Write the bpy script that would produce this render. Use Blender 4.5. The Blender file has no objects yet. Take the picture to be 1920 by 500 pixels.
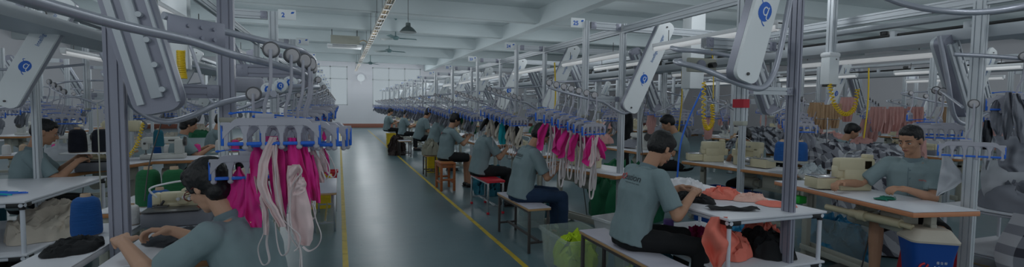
import bpy, bmesh, math, random
from math import sin, cos, pi, radians, sqrt, atan2
from mathutils import Vector, Matrix, noise
from mathutils.bvhtree import BVHTree
S = bpy.context.scene
COL = S.collection
rnd = random.Random(7)
V = Vector

# ---------------------------------------------------------------- materials
def mat(name, rgb, rough=.5, metal=0., var=0., scale=8., bump=0., bscale=60., spec=.5, alpha=1., sheen=0., emit=None, trans=0., stretch=None):
    m = bpy.data.materials.new(name); m.use_nodes = True
    nt = m.node_tree; b = nt.nodes['Principled BSDF']
    b.inputs['Base Color'].default_value = (*rgb, 1); b.inputs['Roughness'].default_value = rough
    b.inputs['Metallic'].default_value = metal; b.inputs['Specular IOR Level'].default_value = spec
    b.inputs['Alpha'].default_value = alpha
    if sheen: b.inputs['Sheen Weight'].default_value = sheen
    if trans: b.inputs['Transmission Weight'].default_value = trans
    if emit:
        b.inputs['Emission Color'].default_value = (*emit[0], 1); b.inputs['Emission Strength'].default_value = emit[1]
    if var or bump:
        tc = nt.nodes.new('ShaderNodeTexCoord'); mp = nt.nodes.new('ShaderNodeMapping')
        nt.links.new(tc.outputs['Object'], mp.inputs[0])
        if stretch: mp.inputs['Scale'].default_value = stretch
    if var:
        n = nt.nodes.new('ShaderNodeTexNoise'); n.inputs['Scale'].default_value = scale; n.inputs['Detail'].default_value = 4
        nt.links.new(mp.outputs[0], n.inputs['Vector'])
        r = nt.nodes.new('ShaderNodeMapRange'); r.inputs['To Min'].default_value = 1 - var; r.inputs['To Max'].default_value = 1 + var
        nt.links.new(n.outputs['Fac'], r.inputs['Value'])
        x = nt.nodes.new('ShaderNodeMix'); x.data_type = 'RGBA'; x.blend_type = 'MULTIPLY'; x.inputs[0].default_value = 1
        x.inputs[6].default_value = (*rgb, 1); nt.links.new(r.outputs[0], x.inputs[7]); nt.links.new(x.outputs[2], b.inputs['Base Color'])
    if bump:
        n = nt.nodes.new('ShaderNodeTexNoise'); n.inputs['Scale'].default_value = bscale; n.inputs['Detail'].default_value = 3
        nt.links.new(mp.outputs[0], n.inputs['Vector'])
        bp = nt.nodes.new('ShaderNodeBump'); bp.inputs['Strength'].default_value = bump; bp.inputs['Distance'].default_value = .01
        nt.links.new(n.outputs['Fac'], bp.inputs['Height']); nt.links.new(bp.outputs[0], b.inputs['Normal'])
    return m

def plaid(name, a, b_, c, k=11.):
    m = bpy.data.materials.new(name); m.use_nodes = True; nt = m.node_tree; b = nt.nodes['Principled BSDF']
    b.inputs['Roughness'].default_value = .9
    tc = nt.nodes.new('ShaderNodeTexCoord'); sp = nt.nodes.new('ShaderNodeSeparateXYZ'); nt.links.new(tc.outputs['UV'], sp.inputs[0])
    outs = []
    for ax in (0, 1):
        w = nt.nodes.new('ShaderNodeMath'); w.operation = 'MULTIPLY'; w.inputs[1].default_value = k; nt.links.new(sp.outputs[ax], w.inputs[0])
        f = nt.nodes.new('ShaderNodeMath'); f.operation = 'FRACT'; nt.links.new(w.outputs[0], f.inputs[0])
        g = nt.nodes.new('ShaderNodeMath'); g.operation = 'GREATER_THAN'; g.inputs[1].default_value = .55; nt.links.new(f.outputs[0], g.inputs[0])
        outs.append(g)
    ad = nt.nodes.new('ShaderNodeMath'); ad.operation = 'ADD'; nt.links.new(outs[0].outputs[0], ad.inputs[0]); nt.links.new(outs[1].outputs[0], ad.inputs[1])
    hf = nt.nodes.new('ShaderNodeMath'); hf.operation = 'MULTIPLY'; hf.inputs[1].default_value = .5; nt.links.new(ad.outputs[0], hf.inputs[0])
    cr = nt.nodes.new('ShaderNodeValToRGB'); cr.color_ramp.interpolation = 'CONSTANT'
    cr.color_ramp.elements[0].color = (*a, 1); cr.color_ramp.elements[1].position = .75; cr.color_ramp.elements[1].color = (*c, 1)
    e = cr.color_ramp.elements.new(.4); e.color = (*b_, 1)
    nt.links.new(hf.outputs[0], cr.inputs[0]); nt.links.new(cr.outputs[0], b.inputs['Base Color'])
    return m

MM = {}
def mk(k, *a, **w): MM[k] = mat(k, *a, **w)
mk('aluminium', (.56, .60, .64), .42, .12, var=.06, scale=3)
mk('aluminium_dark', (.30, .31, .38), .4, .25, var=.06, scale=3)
mk('tube_steel', (.45, .47, .54), .3, .3, var=.04)
mk('white_paint', (.84, .86, .88), .45, var=.03)
mk('panel_white', (.82, .86, .88), .35)
mk('wheel_grey', (.52, .50, .52), .5)
mk('wheel_rim', (.14, .14, .15), .45)
mk('hanger_grey', (.46, .46, .53), .45, var=.05)
mk('hanger_white', (.72, .74, .80), .4)
mk('clip_blue', (.015, .15, .72), .4)
mk('logo_blue', (.01, .13, .60), .5)
mk('text_blue', (.10, .22, .50), .5)
mk('red_paint', (.62, .02, .04), .4)
mk('red_tape', (.50, .01, .03), .5)
mk('logo_red', (.65, .10, .10), .7)
mk('logo_dark', (.04, .05, .06), .7)
mk('shirt', (.225, .305, .325), .85, var=.06, scale=5, bump=.15, bscale=25)
mk('shirt_collar', (.17, .24, .27), .85)
mk('jeans', (.012, .035, .085), .9, var=.2, scale=20)
mk('black_cloth', (.006, .007, .009), .85, bump=.2, bscale=20)
mk('charcoal_cloth', (.03, .035, .045), .8, var=.2, scale=10)
mk('skin', (.50, .27, .17), .55, var=.06, scale=10)
mk('skin_pale', (.58, .34, .23), .55, var=.05, scale=10)
mk('hair', (.006, .006, .007), .5, bump=.5, bscale=60, stretch=(1, 1, .25))
mk('lip', (.36, .13, .10), .5)
mk('eye_white', (.6, .6, .6), .3)
mk('nostril', (.07, .03, .025), .8)
mk('eyelid', (.30, .15, .09), .6)
mk('glasses', (.16, .015, .008), .3)
mk('shoe', (.02, .02, .022), .6)
mk('pink', (.72, .012, .26), .75, var=.07, scale=14, sheen=.2)
mk('pink_lining', (.80, .62, .62), .8, var=.05, scale=9)
mk('strap_white', (.74, .68, .69), .8)
mk('grey_cloth', (.24, .25, .29), .85, var=.12, scale=9)
mk('light_cloth', (.48, .50, .54), .85, var=.1, scale=9)
mk('cream_cloth', (.60, .54, .46), .85, var=.08, scale=9)
mk('white_cloth', (.76, .77, .80), .85, var=.05, scale=9)
mk('rose_cloth', (.66, .36, .33), .85, var=.08, scale=9)
mk('tan_cloth', (.52, .34, .20), .85, var=.08, scale=9)
mk('coral', (.86, .22, .16), .8, var=.06, scale=12)
mk('peach', (.82, .50, .42), .8, var=.06, scale=12)
mk('magenta_cloth', (.40, .01, .12), .8)
mk('teal_cloth', (.01, .13, .19), .8, var=.3, scale=14)
mk('turquoise', (.01, .42, .50), .7)
mk('green_cloth', (.01, .14, .06), .8, var=.1)
mk('emerald', (0, .16, .10), .8)
mk('khaki_cloth', (.34, .33, .26), .9, var=.15, scale=16)
mk('brown_cloth', (.045, .03, .028), .9, var=.2)
mk('neon', (.52, .72, .02), .7, var=.15, scale=14)
mk('table_white', (.72, .73, .78), .4, var=.03, scale=3)
mk('table_edge', (.50, .22, .08), .5, var=.12, scale=14)
mk('wood_edge_orange', (.62, .26, .13), .5, var=.1, scale=14)
mk('wood_tan', (.50, .30, .14), .5, var=.15, scale=8)
mk('wood_stool', (.42, .13, .04), .5, var=.25, scale=9, stretch=(1, 1, 5))
mk('wood_shadow', (.22, .08, .03), .6)
mk('bench_top', (.55, .54, .62), .35, var=.05)
mk('bench_leg', (.07, .06, .06), .45)
mk('steel_white', (.70, .73, .80), .4)
mk('black_plastic', (.012, .013, .015), .4)
mk('beige_metal', (.42, .42, .36), .5, var=.06)
mk('cream_machine', (.62, .56, .38), .38, var=.05, scale=18)
mk('white_machine', (.62, .63, .60), .4, var=.04)
mk('machine_dark', (.08, .08, .08), .35, .5)
mk('machine_grey', (.20, .21, .24), .4, .2)
mk('chrome', (.55, .56, .58), .2, .9)
mk('thread_green', (.008, .14, .045), .75, bump=.8, bscale=8, stretch=(1, 1, 60))
mk('thread_blue', (.008, .10, .36), .75, bump=.8, bscale=8, stretch=(1, 1, 60))
mk('thread_navy', (.006, .008, .02), .75, bump=.8, bscale=8, stretch=(1, 1, 60))
mk('thread_white', (.75, .75, .75), .75, bump=.6, bscale=8, stretch=(1, 1, 60))
mk('thread_pink', (.75, .05, .30), .75)
mk('cone_core', (.55, .40, .28), .7)
mk('yellow_cable', (.80, .55, .02), .45)
mk('yellow_plastic', (.72, .50, .01), .45)
mk('blue_plastic', (.005, .07, .34), .5, var=.05)
mk('bin_lid', (.55, .50, .42), .5)
mk('green_plastic', (.16, .24, .19), .5)
mk('clear_plastic', (.55, .64, .62), .25, alpha=.28)
mk('bag_plastic', (.60, .68, .72), .3, alpha=.5)
mk('blue_bag', (.01, .22, .42), .35, var=.3, scale=12)
mk('purple', (.16, .09, .36), .5)
mk('water_clear', (.55, .6, .6), .1, alpha=.4)
mk('floor_teal', (.1, .17, .19), .3)
mk('line_yellow', (.56, .40, .02), .5, var=.35, scale=9)
mk('wall_paint', (.78, .77, .81), .8, var=.02, scale=1)
mk('ceiling_paint', (.58, .65, .67), .85, var=.03, scale=1)
mk('baseboard_red', (.34, .13, .09), .6)
mk('window_frame', (.60, .62, .64), .5)
mk('tray_metal', (.55, .52, .46), .5)
mk('copper_pipe', (.60, .45, .28), .5)
mk('lamp_green', (.10, .13, .13), .4, .3)
mk('fan_teal', (.16, .26, .27), .5)
mk('tube_glow', (.9, .9, .9), .5, emit=((.95, .98, 1.), .20))
mk('screen', (.02, .05, .08), .2, emit=((.35, .55, .7), .08))
MM['plaid'] = plaid('plaid', (.52, .53, .57), (.27, .28, .32), (.06, .06, .08), 3.1)
MM['plaid_dark'] = plaid('plaid_dark', (.42, .43, .47), (.16, .17, .20), (.03, .03, .04), 4.2)

# floor: glossy epoxy
def floor_nodes():
    nt = MM['floor_teal'].node_tree; b = nt.nodes['Principled BSDF']
    tc = nt.nodes.new('ShaderNodeTexCoord')
    n = nt.nodes.new('ShaderNodeTexNoise'); n.inputs['Scale'].default_value = .9; n.inputs['Detail'].default_value = 8; n.inputs['Roughness'].default_value = .65
    nt.links.new(tc.outputs['Object'], n.inputs['Vector'])
    cr = nt.nodes.new('ShaderNodeValToRGB'); cr.color_ramp.elements[0].position = .3; cr.color_ramp.elements[1].position = .75
    cr.color_ramp.elements[0].color = (.085, .150, .172, 1); cr.color_ramp.elements[1].color = (.125, .205, .228, 1)
    nt.links.new(n.outputs['Fac'], cr.inputs[0])
    n2 = nt.nodes.new('ShaderNodeTexNoise'); n2.inputs['Scale'].default_value = 40; n2.inputs['Detail'].default_value = 2
    nt.links.new(tc.outputs['Object'], n2.inputs['Vector'])
    c2 = nt.nodes.new('ShaderNodeValToRGB'); c2.color_ramp.elements[0].position = .24; c2.color_ramp.elements[0].color = (.35, .35, .35, 1)
    c2.color_ramp.elements[1].position = .30; c2.color_ramp.elements[1].color = (1, 1, 1, 1); nt.links.new(n2.outputs['Fac'], c2.inputs[0])
    mx = nt.nodes.new('ShaderNodeMix'); mx.data_type = 'RGBA'; mx.blend_type = 'MULTIPLY'; mx.inputs[0].default_value = 1
    nt.links.new(cr.outputs[0], mx.inputs[6]); nt.links.new(c2.outputs[0], mx.inputs[7]); nt.links.new(mx.outputs[2], b.inputs['Base Color'])
    r = nt.nodes.new('ShaderNodeMapRange'); r.inputs['To Min'].default_value = .22; r.inputs['To Max'].default_value = .42
    nt.links.new(n.outputs['Fac'], r.inputs['Value']); nt.links.new(r.outputs[0], b.inputs['Roughness'])
    n3 = nt.nodes.new('ShaderNodeTexNoise'); n3.inputs['Scale'].default_value = 5; nt.links.new(tc.outputs['Object'], n3.inputs['Vector'])
    bp = nt.nodes.new('ShaderNodeBump'); bp.inputs['Strength'].default_value = .12; bp.inputs['Distance'].default_value = .02
    nt.links.new(n3.outputs['Fac'], bp.inputs['Height']); nt.links.new(bp.outputs[0], b.inputs['Normal'])
floor_nodes()

# ---------------------------------------------------------------- mesh builder
def at(px, py, d):
    """point at distance d (along the view axis) seen at a place of the photograph: used to measure the place"""
    yw, pt_, rl = radians(19.7), radians(3.2), radians(.6)
    f = V((sin(yw) * cos(pt_), cos(yw) * cos(pt_), -sin(pt_))); r = V((cos(yw), -sin(yw), 0)); u = r.cross(f)
    a, b_ = r * cos(rl) + u * sin(rl), u * cos(rl) - r * sin(rl)
    return V((0, 0, 1.5)) + (f + a * ((px - 960) / 905) + b_ * ((250 - py) / 905)) * d
def frame(d, up=(0, 0, 1)):
    d = V(d).normalized(); u = V(up)
    if abs(d.dot(u)) > .98: u = V((0, 1, 0)) if abs(d.y) < .9 else V((1, 0, 0))
    s = d.cross(u).normalized(); u = s.cross(d).normalized()
    return s, u, d
class B:
    def __init__(s): s.v = []; s.f = []; s.uv = None
    def add(s, vs, fs):
        n = len(s.v); s.v += [tuple(v) for v in vs]; s.f += [tuple(i + n for i in f) for f in fs]; return s
    def box(s, c, d, R=None, ch=0.):
        x, y, z = d[0] / 2, d[1] / 2, d[2] / 2
        if ch <= 0:
            vs = [V((i * x, j * y, k * z)) for i in (-1, 1) for j in (-1, 1) for k in (-1, 1)]
            fs = [(0, 1, 3, 2), (4, 6, 7, 5), (0, 4, 5, 1), (2, 3, 7, 6), (0, 2, 6, 4), (1, 5, 7, 3)]
        else:
            bm = bmesh.new(); bmesh.ops.create_cube(bm, size=1)
            for v in bm.verts: v.co = V((v.co.x * d[0], v.co.y * d[1], v.co.z * d[2]))
            bmesh.ops.bevel(bm, geom=bm.edges[:] + bm.verts[:], offset=min(ch, .49 * min(d)), segments=2, affect='EDGES', profile=.5)
            bm.verts.index_update(); vs = [v.co.copy() for v in bm.verts]; fs = [tuple(v.index for v in f.verts) for f in bm.faces]; bm.free()
        if R is not None: vs = [R @ v for v in vs]
        c = V(c); return s.add([v + c for v in vs], fs)
    def rings(s, rings, caps=True, closed=False):
        n = len(rings[0]); vs = [p for r in rings for p in r]; fs = []
        m = len(rings)
        for i in range(m if closed else m - 1):
            j = (i + 1) % m
            for k in range(n): l = (k + 1) % n; fs.append((i * n + k, i * n + l, j * n + l, j * n + k))
        if caps and not closed: fs += [tuple(range(n))[::-1], tuple((m - 1) * n + k for k in range(n))]
        return s.add(vs, fs)
    def tube(s, pts, r, seg=8, caps=True, flat=1., closed=False, up=(0, 0, 1)):
        pts = [V(p) for p in pts]; R = []; m = len(pts)
        rr = r if isinstance(r, (list, tuple)) else [r] * m
        prev = None
        for i, p in enumerate(pts):
            a = pts[(i - 1) % m] if (i or closed) else p; b = pts[(i + 1) % m] if (i < m - 1 or closed) else p
            d = (b - a)
            if d.length < 1e-9: d = V((0, 0, 1))
            d.normalize()
            if prev is None: sd, u, _ = frame(d, up)
            else:
                u = prev - d * prev.dot(d)
                u = u.normalized() if u.length > 1e-6 else frame(d, up)[1]
                sd = d.cross(u)
            prev = u
            R.append([p + (sd * cos(2 * pi * k / seg) * flat + u * sin(2 * pi * k / seg)) * rr[i] for k in range(seg)])
        return s.rings(R, caps, closed)
    def cyl(s, a, b, r, seg=12, r2=None): return s.tube([a, b], [r, r if r2 is None else r2], seg)
    def lathe(s, c, prof, seg=20, M=None):
        R = [[V((r * cos(2 * pi * k / seg), r * sin(2 * pi * k / seg), z)) for k in range(seg)] for r, z in prof]
        if M is not None: R = [[M @ p for p in q] for q in R]
        c = V(c); return s.rings([[p + c for p in q] for q in R], True)
    def ell(s, c, r, M=None, nu=12, nv=8):
        R = []
        for i in range(nv + 1):
            t = -pi / 2 + pi * (i + .0) / nv; t = max(-pi / 2 + .05, min(pi / 2 - .05, t))
            R.append([V((r[0] * cos(t) * cos(2 * pi * k / nu), r[1] * cos(t) * sin(2 * pi * k / nu), r[2] * sin(t))) for k in range(nu)])
        if M is not None: R = [[M @ p for p in q] for q in R]
        c = V(c); return s.rings([[p + c for p in q] for q in R], True)
    def prism(s, poly, a, b, up=(0, 0, 1)):
        a = V(a); b = V(b); sd, u, d = frame(b - a, up)
        return s.rings([[o + sd * x + u * y for x, y in poly] for o in (a, b)], True)
    def sheet(s, fn, nu, nv, th=0.):
        g = [[V(fn(i / nu, j / nv)) for i in range(nu + 1)] for j in range(nv + 1)]
        n0 = len(s.v); vs = [p for r in g for p in r]; W = nu + 1
        fs = [(j * W + i, j * W + i + 1, (j + 1) * W + i + 1, (j + 1) * W + i) for j in range(nv) for i in range(nu)]
        if th:
            N = [V((0, 0, 0)) for _ in vs]
            for f in fs:
                n = (vs[f[1]] - vs[f[0]]).cross(vs[f[3]] - vs[f[0]])
                for i in f: N[i] = N[i] + n
            back = [p - (n.normalized() if n.length > 1e-12 else V((0, 0, 1))) * th for p, n in zip(vs, N)]
            k = len(vs); bf = [tuple(i + k for i in f[::-1]) for f in fs]
            rim = [j * W for j in range(nv + 1)]; 
            edge = [i for i in range(W)] + [j * W + nu for j in range(1, nv + 1)] + [nv * W + i for i in range(nu - 1, -1, -1)] + [j * W for j in range(nv - 1, 0, -1)]
            ef = [(edge[q], edge[q] + k, edge[(q + 1) % len(edge)] + k, edge[(q + 1) % len(edge)]) for q in range(len(edge))]
            s.uvs = [(i / nu, j / nv) for j in range(nv + 1) for i in range(nu + 1)] * 2
            return s.add(vs + back, fs + bf + ef)
        s.uvs = [(i / nu, j / nv) for j in range(nv + 1) for i in range(nu + 1)]
        return s.add(vs, fs)
    def xf(s, M): s.v = [tuple(M @ V(v)) for v in s.v]; return s
    def mesh(s, name, m, smooth=35):
        me = bpy.data.meshes.new(name); me.from_pydata(s.v, [], s.f)
        bm = bmesh.new(); bm.from_mesh(me); bmesh.ops.recalc_face_normals(bm, faces=bm.faces); bm.to_mesh(me); bm.free()
        if getattr(s, 'uvs', None) and len(s.uvs) == len(s.v):
            u = me.uv_layers.new(name='UV')
            for l in me.loops: u.data[l.index].uv = s.uvs[l.vertex_index]
        me.materials.append(MM[m] if isinstance(m, str) else m)
        if smooth: me.shade_smooth(); me.set_sharp_from_angle(angle=radians(smooth))
        return me
    def obj(s, name, m, parent=None, smooth=35, loc=None, rz=0.):
        return link(name, s.mesh(name, m, smooth), parent, loc, rz)
def link(name, data, parent=None, loc=None, rz=0.):
    o = bpy.data.objects.new(name, data); COL.objects.link(o)
    if parent is not None: o.parent = parent
    if loc is not None: o.location = loc
    o.rotation_euler.z = rz
    return o
def tag(o, label, cat, group=None, kind=None):
    if label: o['label'] = label
    if cat: o['category'] = cat
    if group: o['group'] = group
    if kind: o['kind'] = kind
    return o
def thing(name, label, cat, loc=(0, 0, 0), rz=0., group=None):
    o = link(name, None, None, loc, rz); o.empty_display_size = .1; return tag(o, label, cat, group)
KIDS = {}
def kids(o): return [c for c in o.children]
def dup(o, loc=None, rz=None, label=None, group=None, scale=None, deep=True, parent=None):
    c = o.copy(); COL.objects.link(c)
    if parent is not None: c.parent = parent
    if loc is not None: c.location = loc
    if rz is not None: c.rotation_euler.z = rz
    if scale is not None: c.scale = scale if hasattr(scale, '__len__') else (scale,) * 3
    if label: c['label'] = label
    if group: c['group'] = group
    if deep:
        for k in o.children: dup(k, parent=c)
    return c
def struct(o): o['kind'] = 'structure'; return o

def slots(w, h, sw=None, d=.007, g=.008):
    """outline of an aluminium extrusion w x h with T slots in its faces"""
    P = []
    def side(L, off, ax, sg):
        n = 2 if L > .06 else 1
        cs = [-L / 4, L / 4] if n == 2 else [0]
        for c in cs: 
            for t, dd in ((c - g / 2, 0), (c - g / 2, d), (c + g / 2, d), (c + g / 2, 0)): yield t, dd
    x, y = w / 2, h / 2
    P.append((-x, -y)); P += [(t, -y + dd) for t, dd in side(w, 0, 0, 1)]
    P.append((x, -y)); P += [(x - dd, t) for t, dd in side(h, 0, 0, 1)]
    P.append((x, y)); P += [(-t, y - dd) for t, dd in side(w, 0, 0, 1)]
    P.append((-x, y)); P += [(-x + dd, -t) for t, dd in side(h, 0, 0, 1)]
    return P
def circ(p0, p1, p2, n=8):
    """rounded corner p0->p1->p2 (quadratic)"""
    p0, p1, p2 = V(p0), V(p1), V(p2)
    return [(p0 * (1 - t) ** 2 + p1 * 2 * t * (1 - t) + p2 * t * t) for t in [i / n for i in range(n + 1)]]
def spline(P, n=6, closed=False):
    P = [V(p) for p in P]; out = []; m = len(P)
    for i in range(m if closed else m - 1):
        a = P[(i - 1) % m] if (i or closed) else P[0]; b = P[i]; c = P[(i + 1) % m]; d = P[(i + 2) % m] if (i < m - 2 or closed) else P[-1]
        for k in range(n):
            t = k / n
            out.append(.5 * ((2 * b) + (c - a) * t + (2 * a - 5 * b + 4 * c - d) * t * t + (3 * b - a - 3 * c + d) * t ** 3))
    if not closed: out.append(P[-1])
    return out
def rect(w, h): return [(-w / 2, -h / 2), (w / 2, -h / 2), (w / 2, h / 2), (-w / 2, h / 2)]
def Rz(a): return Matrix.Rotation(a, 3, 'Z')
def Rx(a): return Matrix.Rotation(a, 3, 'X')
def Ry(a): return Matrix.Rotation(a, 3, 'Y')
def M4(R, t=(0, 0, 0)): return Matrix.Translation(t) @ R.to_4x4()

TXT = {}
def text_mesh(s, size, name, m, depth=.0006, bold=0.):
    key = (s, size, m)
    if key in TXT: return TXT[key]
    c = bpy.data.curves.new('t', 'FONT'); c.body = s; c.size = size; c.align_x = 'CENTER'; c.align_y = 'CENTER'; c.extrude = depth; c.offset = bold
    o = bpy.data.objects.new('t', c); COL.objects.link(o); bpy.context.view_layer.update()
    me = bpy.data.meshes.new_from_object(o.evaluated_get(bpy.context.evaluated_depsgraph_get()))
    bpy.data.objects.remove(o); bpy.data.curves.remove(c); me.name = name
    me.materials.clear(); me.materials.append(MM[m]); TXT[key] = me
    return me
def logo(b, R, t):
    """the round emblem: returns nothing; b gets a blue blob with a tail, in the local plane x,y of matrix R at t"""
    pts = [(.5 * cos(a) * (1 + .08 * sin(3 * a)), .62 * sin(a)) for a in [2 * pi * i / 20 for i in range(20)]]
    return pts
def remesh(b, voxel, name, m, smooth=2, disp=None):
    me = bpy.data.meshes.new(name); me.from_pydata(b.v, [], b.f)
    bm = bmesh.new(); bm.from_mesh(me); bmesh.ops.recalc_face_normals(bm, faces=bm.faces); bm.to_mesh(me); bm.free()
    o = bpy.data.objects.new('r', me); COL.objects.link(o)
    r = o.modifiers.new('r', 'REMESH'); r.mode = 'VOXEL'; r.voxel_size = voxel; r.adaptivity = 0
    if smooth: q = o.modifiers.new('s', 'SMOOTH'); q.iterations = smooth; q.factor = .5
    bpy.context.view_layer.update()
    out = bpy.data.meshes.new_from_object(o.evaluated_get(bpy.context.evaluated_depsgraph_get()))
    bpy.data.objects.remove(o); bpy.data.meshes.remove(me)
    if disp:
        co = [v.co.copy() for v in out.vertices]; nn = [v.normal.copy() for v in out.vertices]
        for i, v in enumerate(out.vertices): v.co = co[i] + nn[i] * disp(co[i], nn[i])
    out.materials.clear(); out.materials.append(MM[m]); out.shade_smooth(); out.name = name
    return out
# ---------------------------------------------------------------- people
def capsule(b, a, c, ra, rc, seg=12, flat0=False, flat1=False, sx=1.):
    a = V(a); c = V(c); d = c - a; L = d.length
    if L < 1e-5: return
    d.normalize(); s, u, _ = frame(d, (0, .3, 1)); R = []
    def ring(t, r): R.append([a + d * t + (s * cos(2 * pi * k / seg) * sx + u * sin(2 * pi * k / seg)) * max(r, .0005) for k in range(seg)])
    if not flat0:
        for t in (1, .8, .5, .2): ring(-ra * sin(t * pi / 2), ra * cos(t * pi / 2))
    ring(0, ra); ring(L * .5, (ra + rc) / 2); ring(L, rc)
    if not flat1:
        for t in (.2, .5, .8, 1): ring(L + rc * sin(t * pi / 2), rc * cos(t * pi / 2))
    b.rings(R)
def loft(b, secs, seg=20, p=2.4):
    """secs: (center, right vec, fwd vec, rx, ry): superelliptic sections"""
    R = []
    for c, rt, fw, rx, ry in secs:
        R.append([V(c) + rt * rx * (abs(cos(a)) ** (2 / p) * (1 if cos(a) > 0 else -1)) + fw * ry * (abs(sin(a)) ** (2 / p) * (1 if sin(a) > 0 else -1)) for a in [2 * pi * k / seg for k in range(seg)]])
    b.rings(R)
def ik(sh, wr, l1, l2, hint):
    d = wr - sh; L = d.length
    if L > (l1 + l2) * .995: wr = sh + d.normalized() * (l1 + l2) * .995; d = wr - sh; L = d.length
    a = (l1 * l1 - l2 * l2 + L * L) / (2 * L); h = sqrt(max(l1 * l1 - a * a, 0)); n = d.normalized()
    hv = (V(hint) - n * V(hint).dot(n)).normalized()
    return sh + n * a + hv * h, wr
def hand(b, w, fd, side, curl=.6, palm_n=(0, 0, -1), k=1.):
    """w wrist, fd direction of the hand, side +1 = right hand; palm_n the palm's normal"""
    fd = V(fd).normalized(); pn = V(palm_n); pn = (pn - fd * pn.dot(fd)).normalized()
    sd = fd.cross(pn) * side     # thumb side
    sd = -sd if False else sd
    th = sd
    capsule(b, w, w + fd * .03 * k, .024 * k, .027 * k, 10)
    for i, o in enumerate((-.026, -.009, .009, .026)): capsule(b, w + fd * .02 * k + th * o * .6 * k, w + fd * .085 * k + th * o * k, .016 * k, .0125 * k, 8)
    for i, (o, L) in enumerate(((.028, .072), (.0095, .080), (-.0095, .075), (-.028, .060))):
        p = w + fd * .088 * k + th * o * k; a = curl * (.5 + .12 * i) ; d = fd
        for q, s_ in enumerate((.45, .32, .23)):
            d2 = (fd * cos(a) + pn * sin(a)).normalized(); n = p + d2 * L * s_ * k
            capsule(b, p, n, (.0095 - q * .0008) * k, (.0088 - q * .0008) * k, 8); p = n; a += curl * .75
    t0 = w + fd * .022 * k + th * .024 * k; t1 = t0 + (fd * .6 + th * .75 + pn * .3).normalized() * .038 * k
    t2 = t1 + (fd * .85 + th * .1 + pn * .5).normalized() * .032 * k
    capsule(b, t0, t1, .015 * k, .0115 * k, 8); capsule(b, t1, t2, .011 * k, .009 * k, 8)

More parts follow.
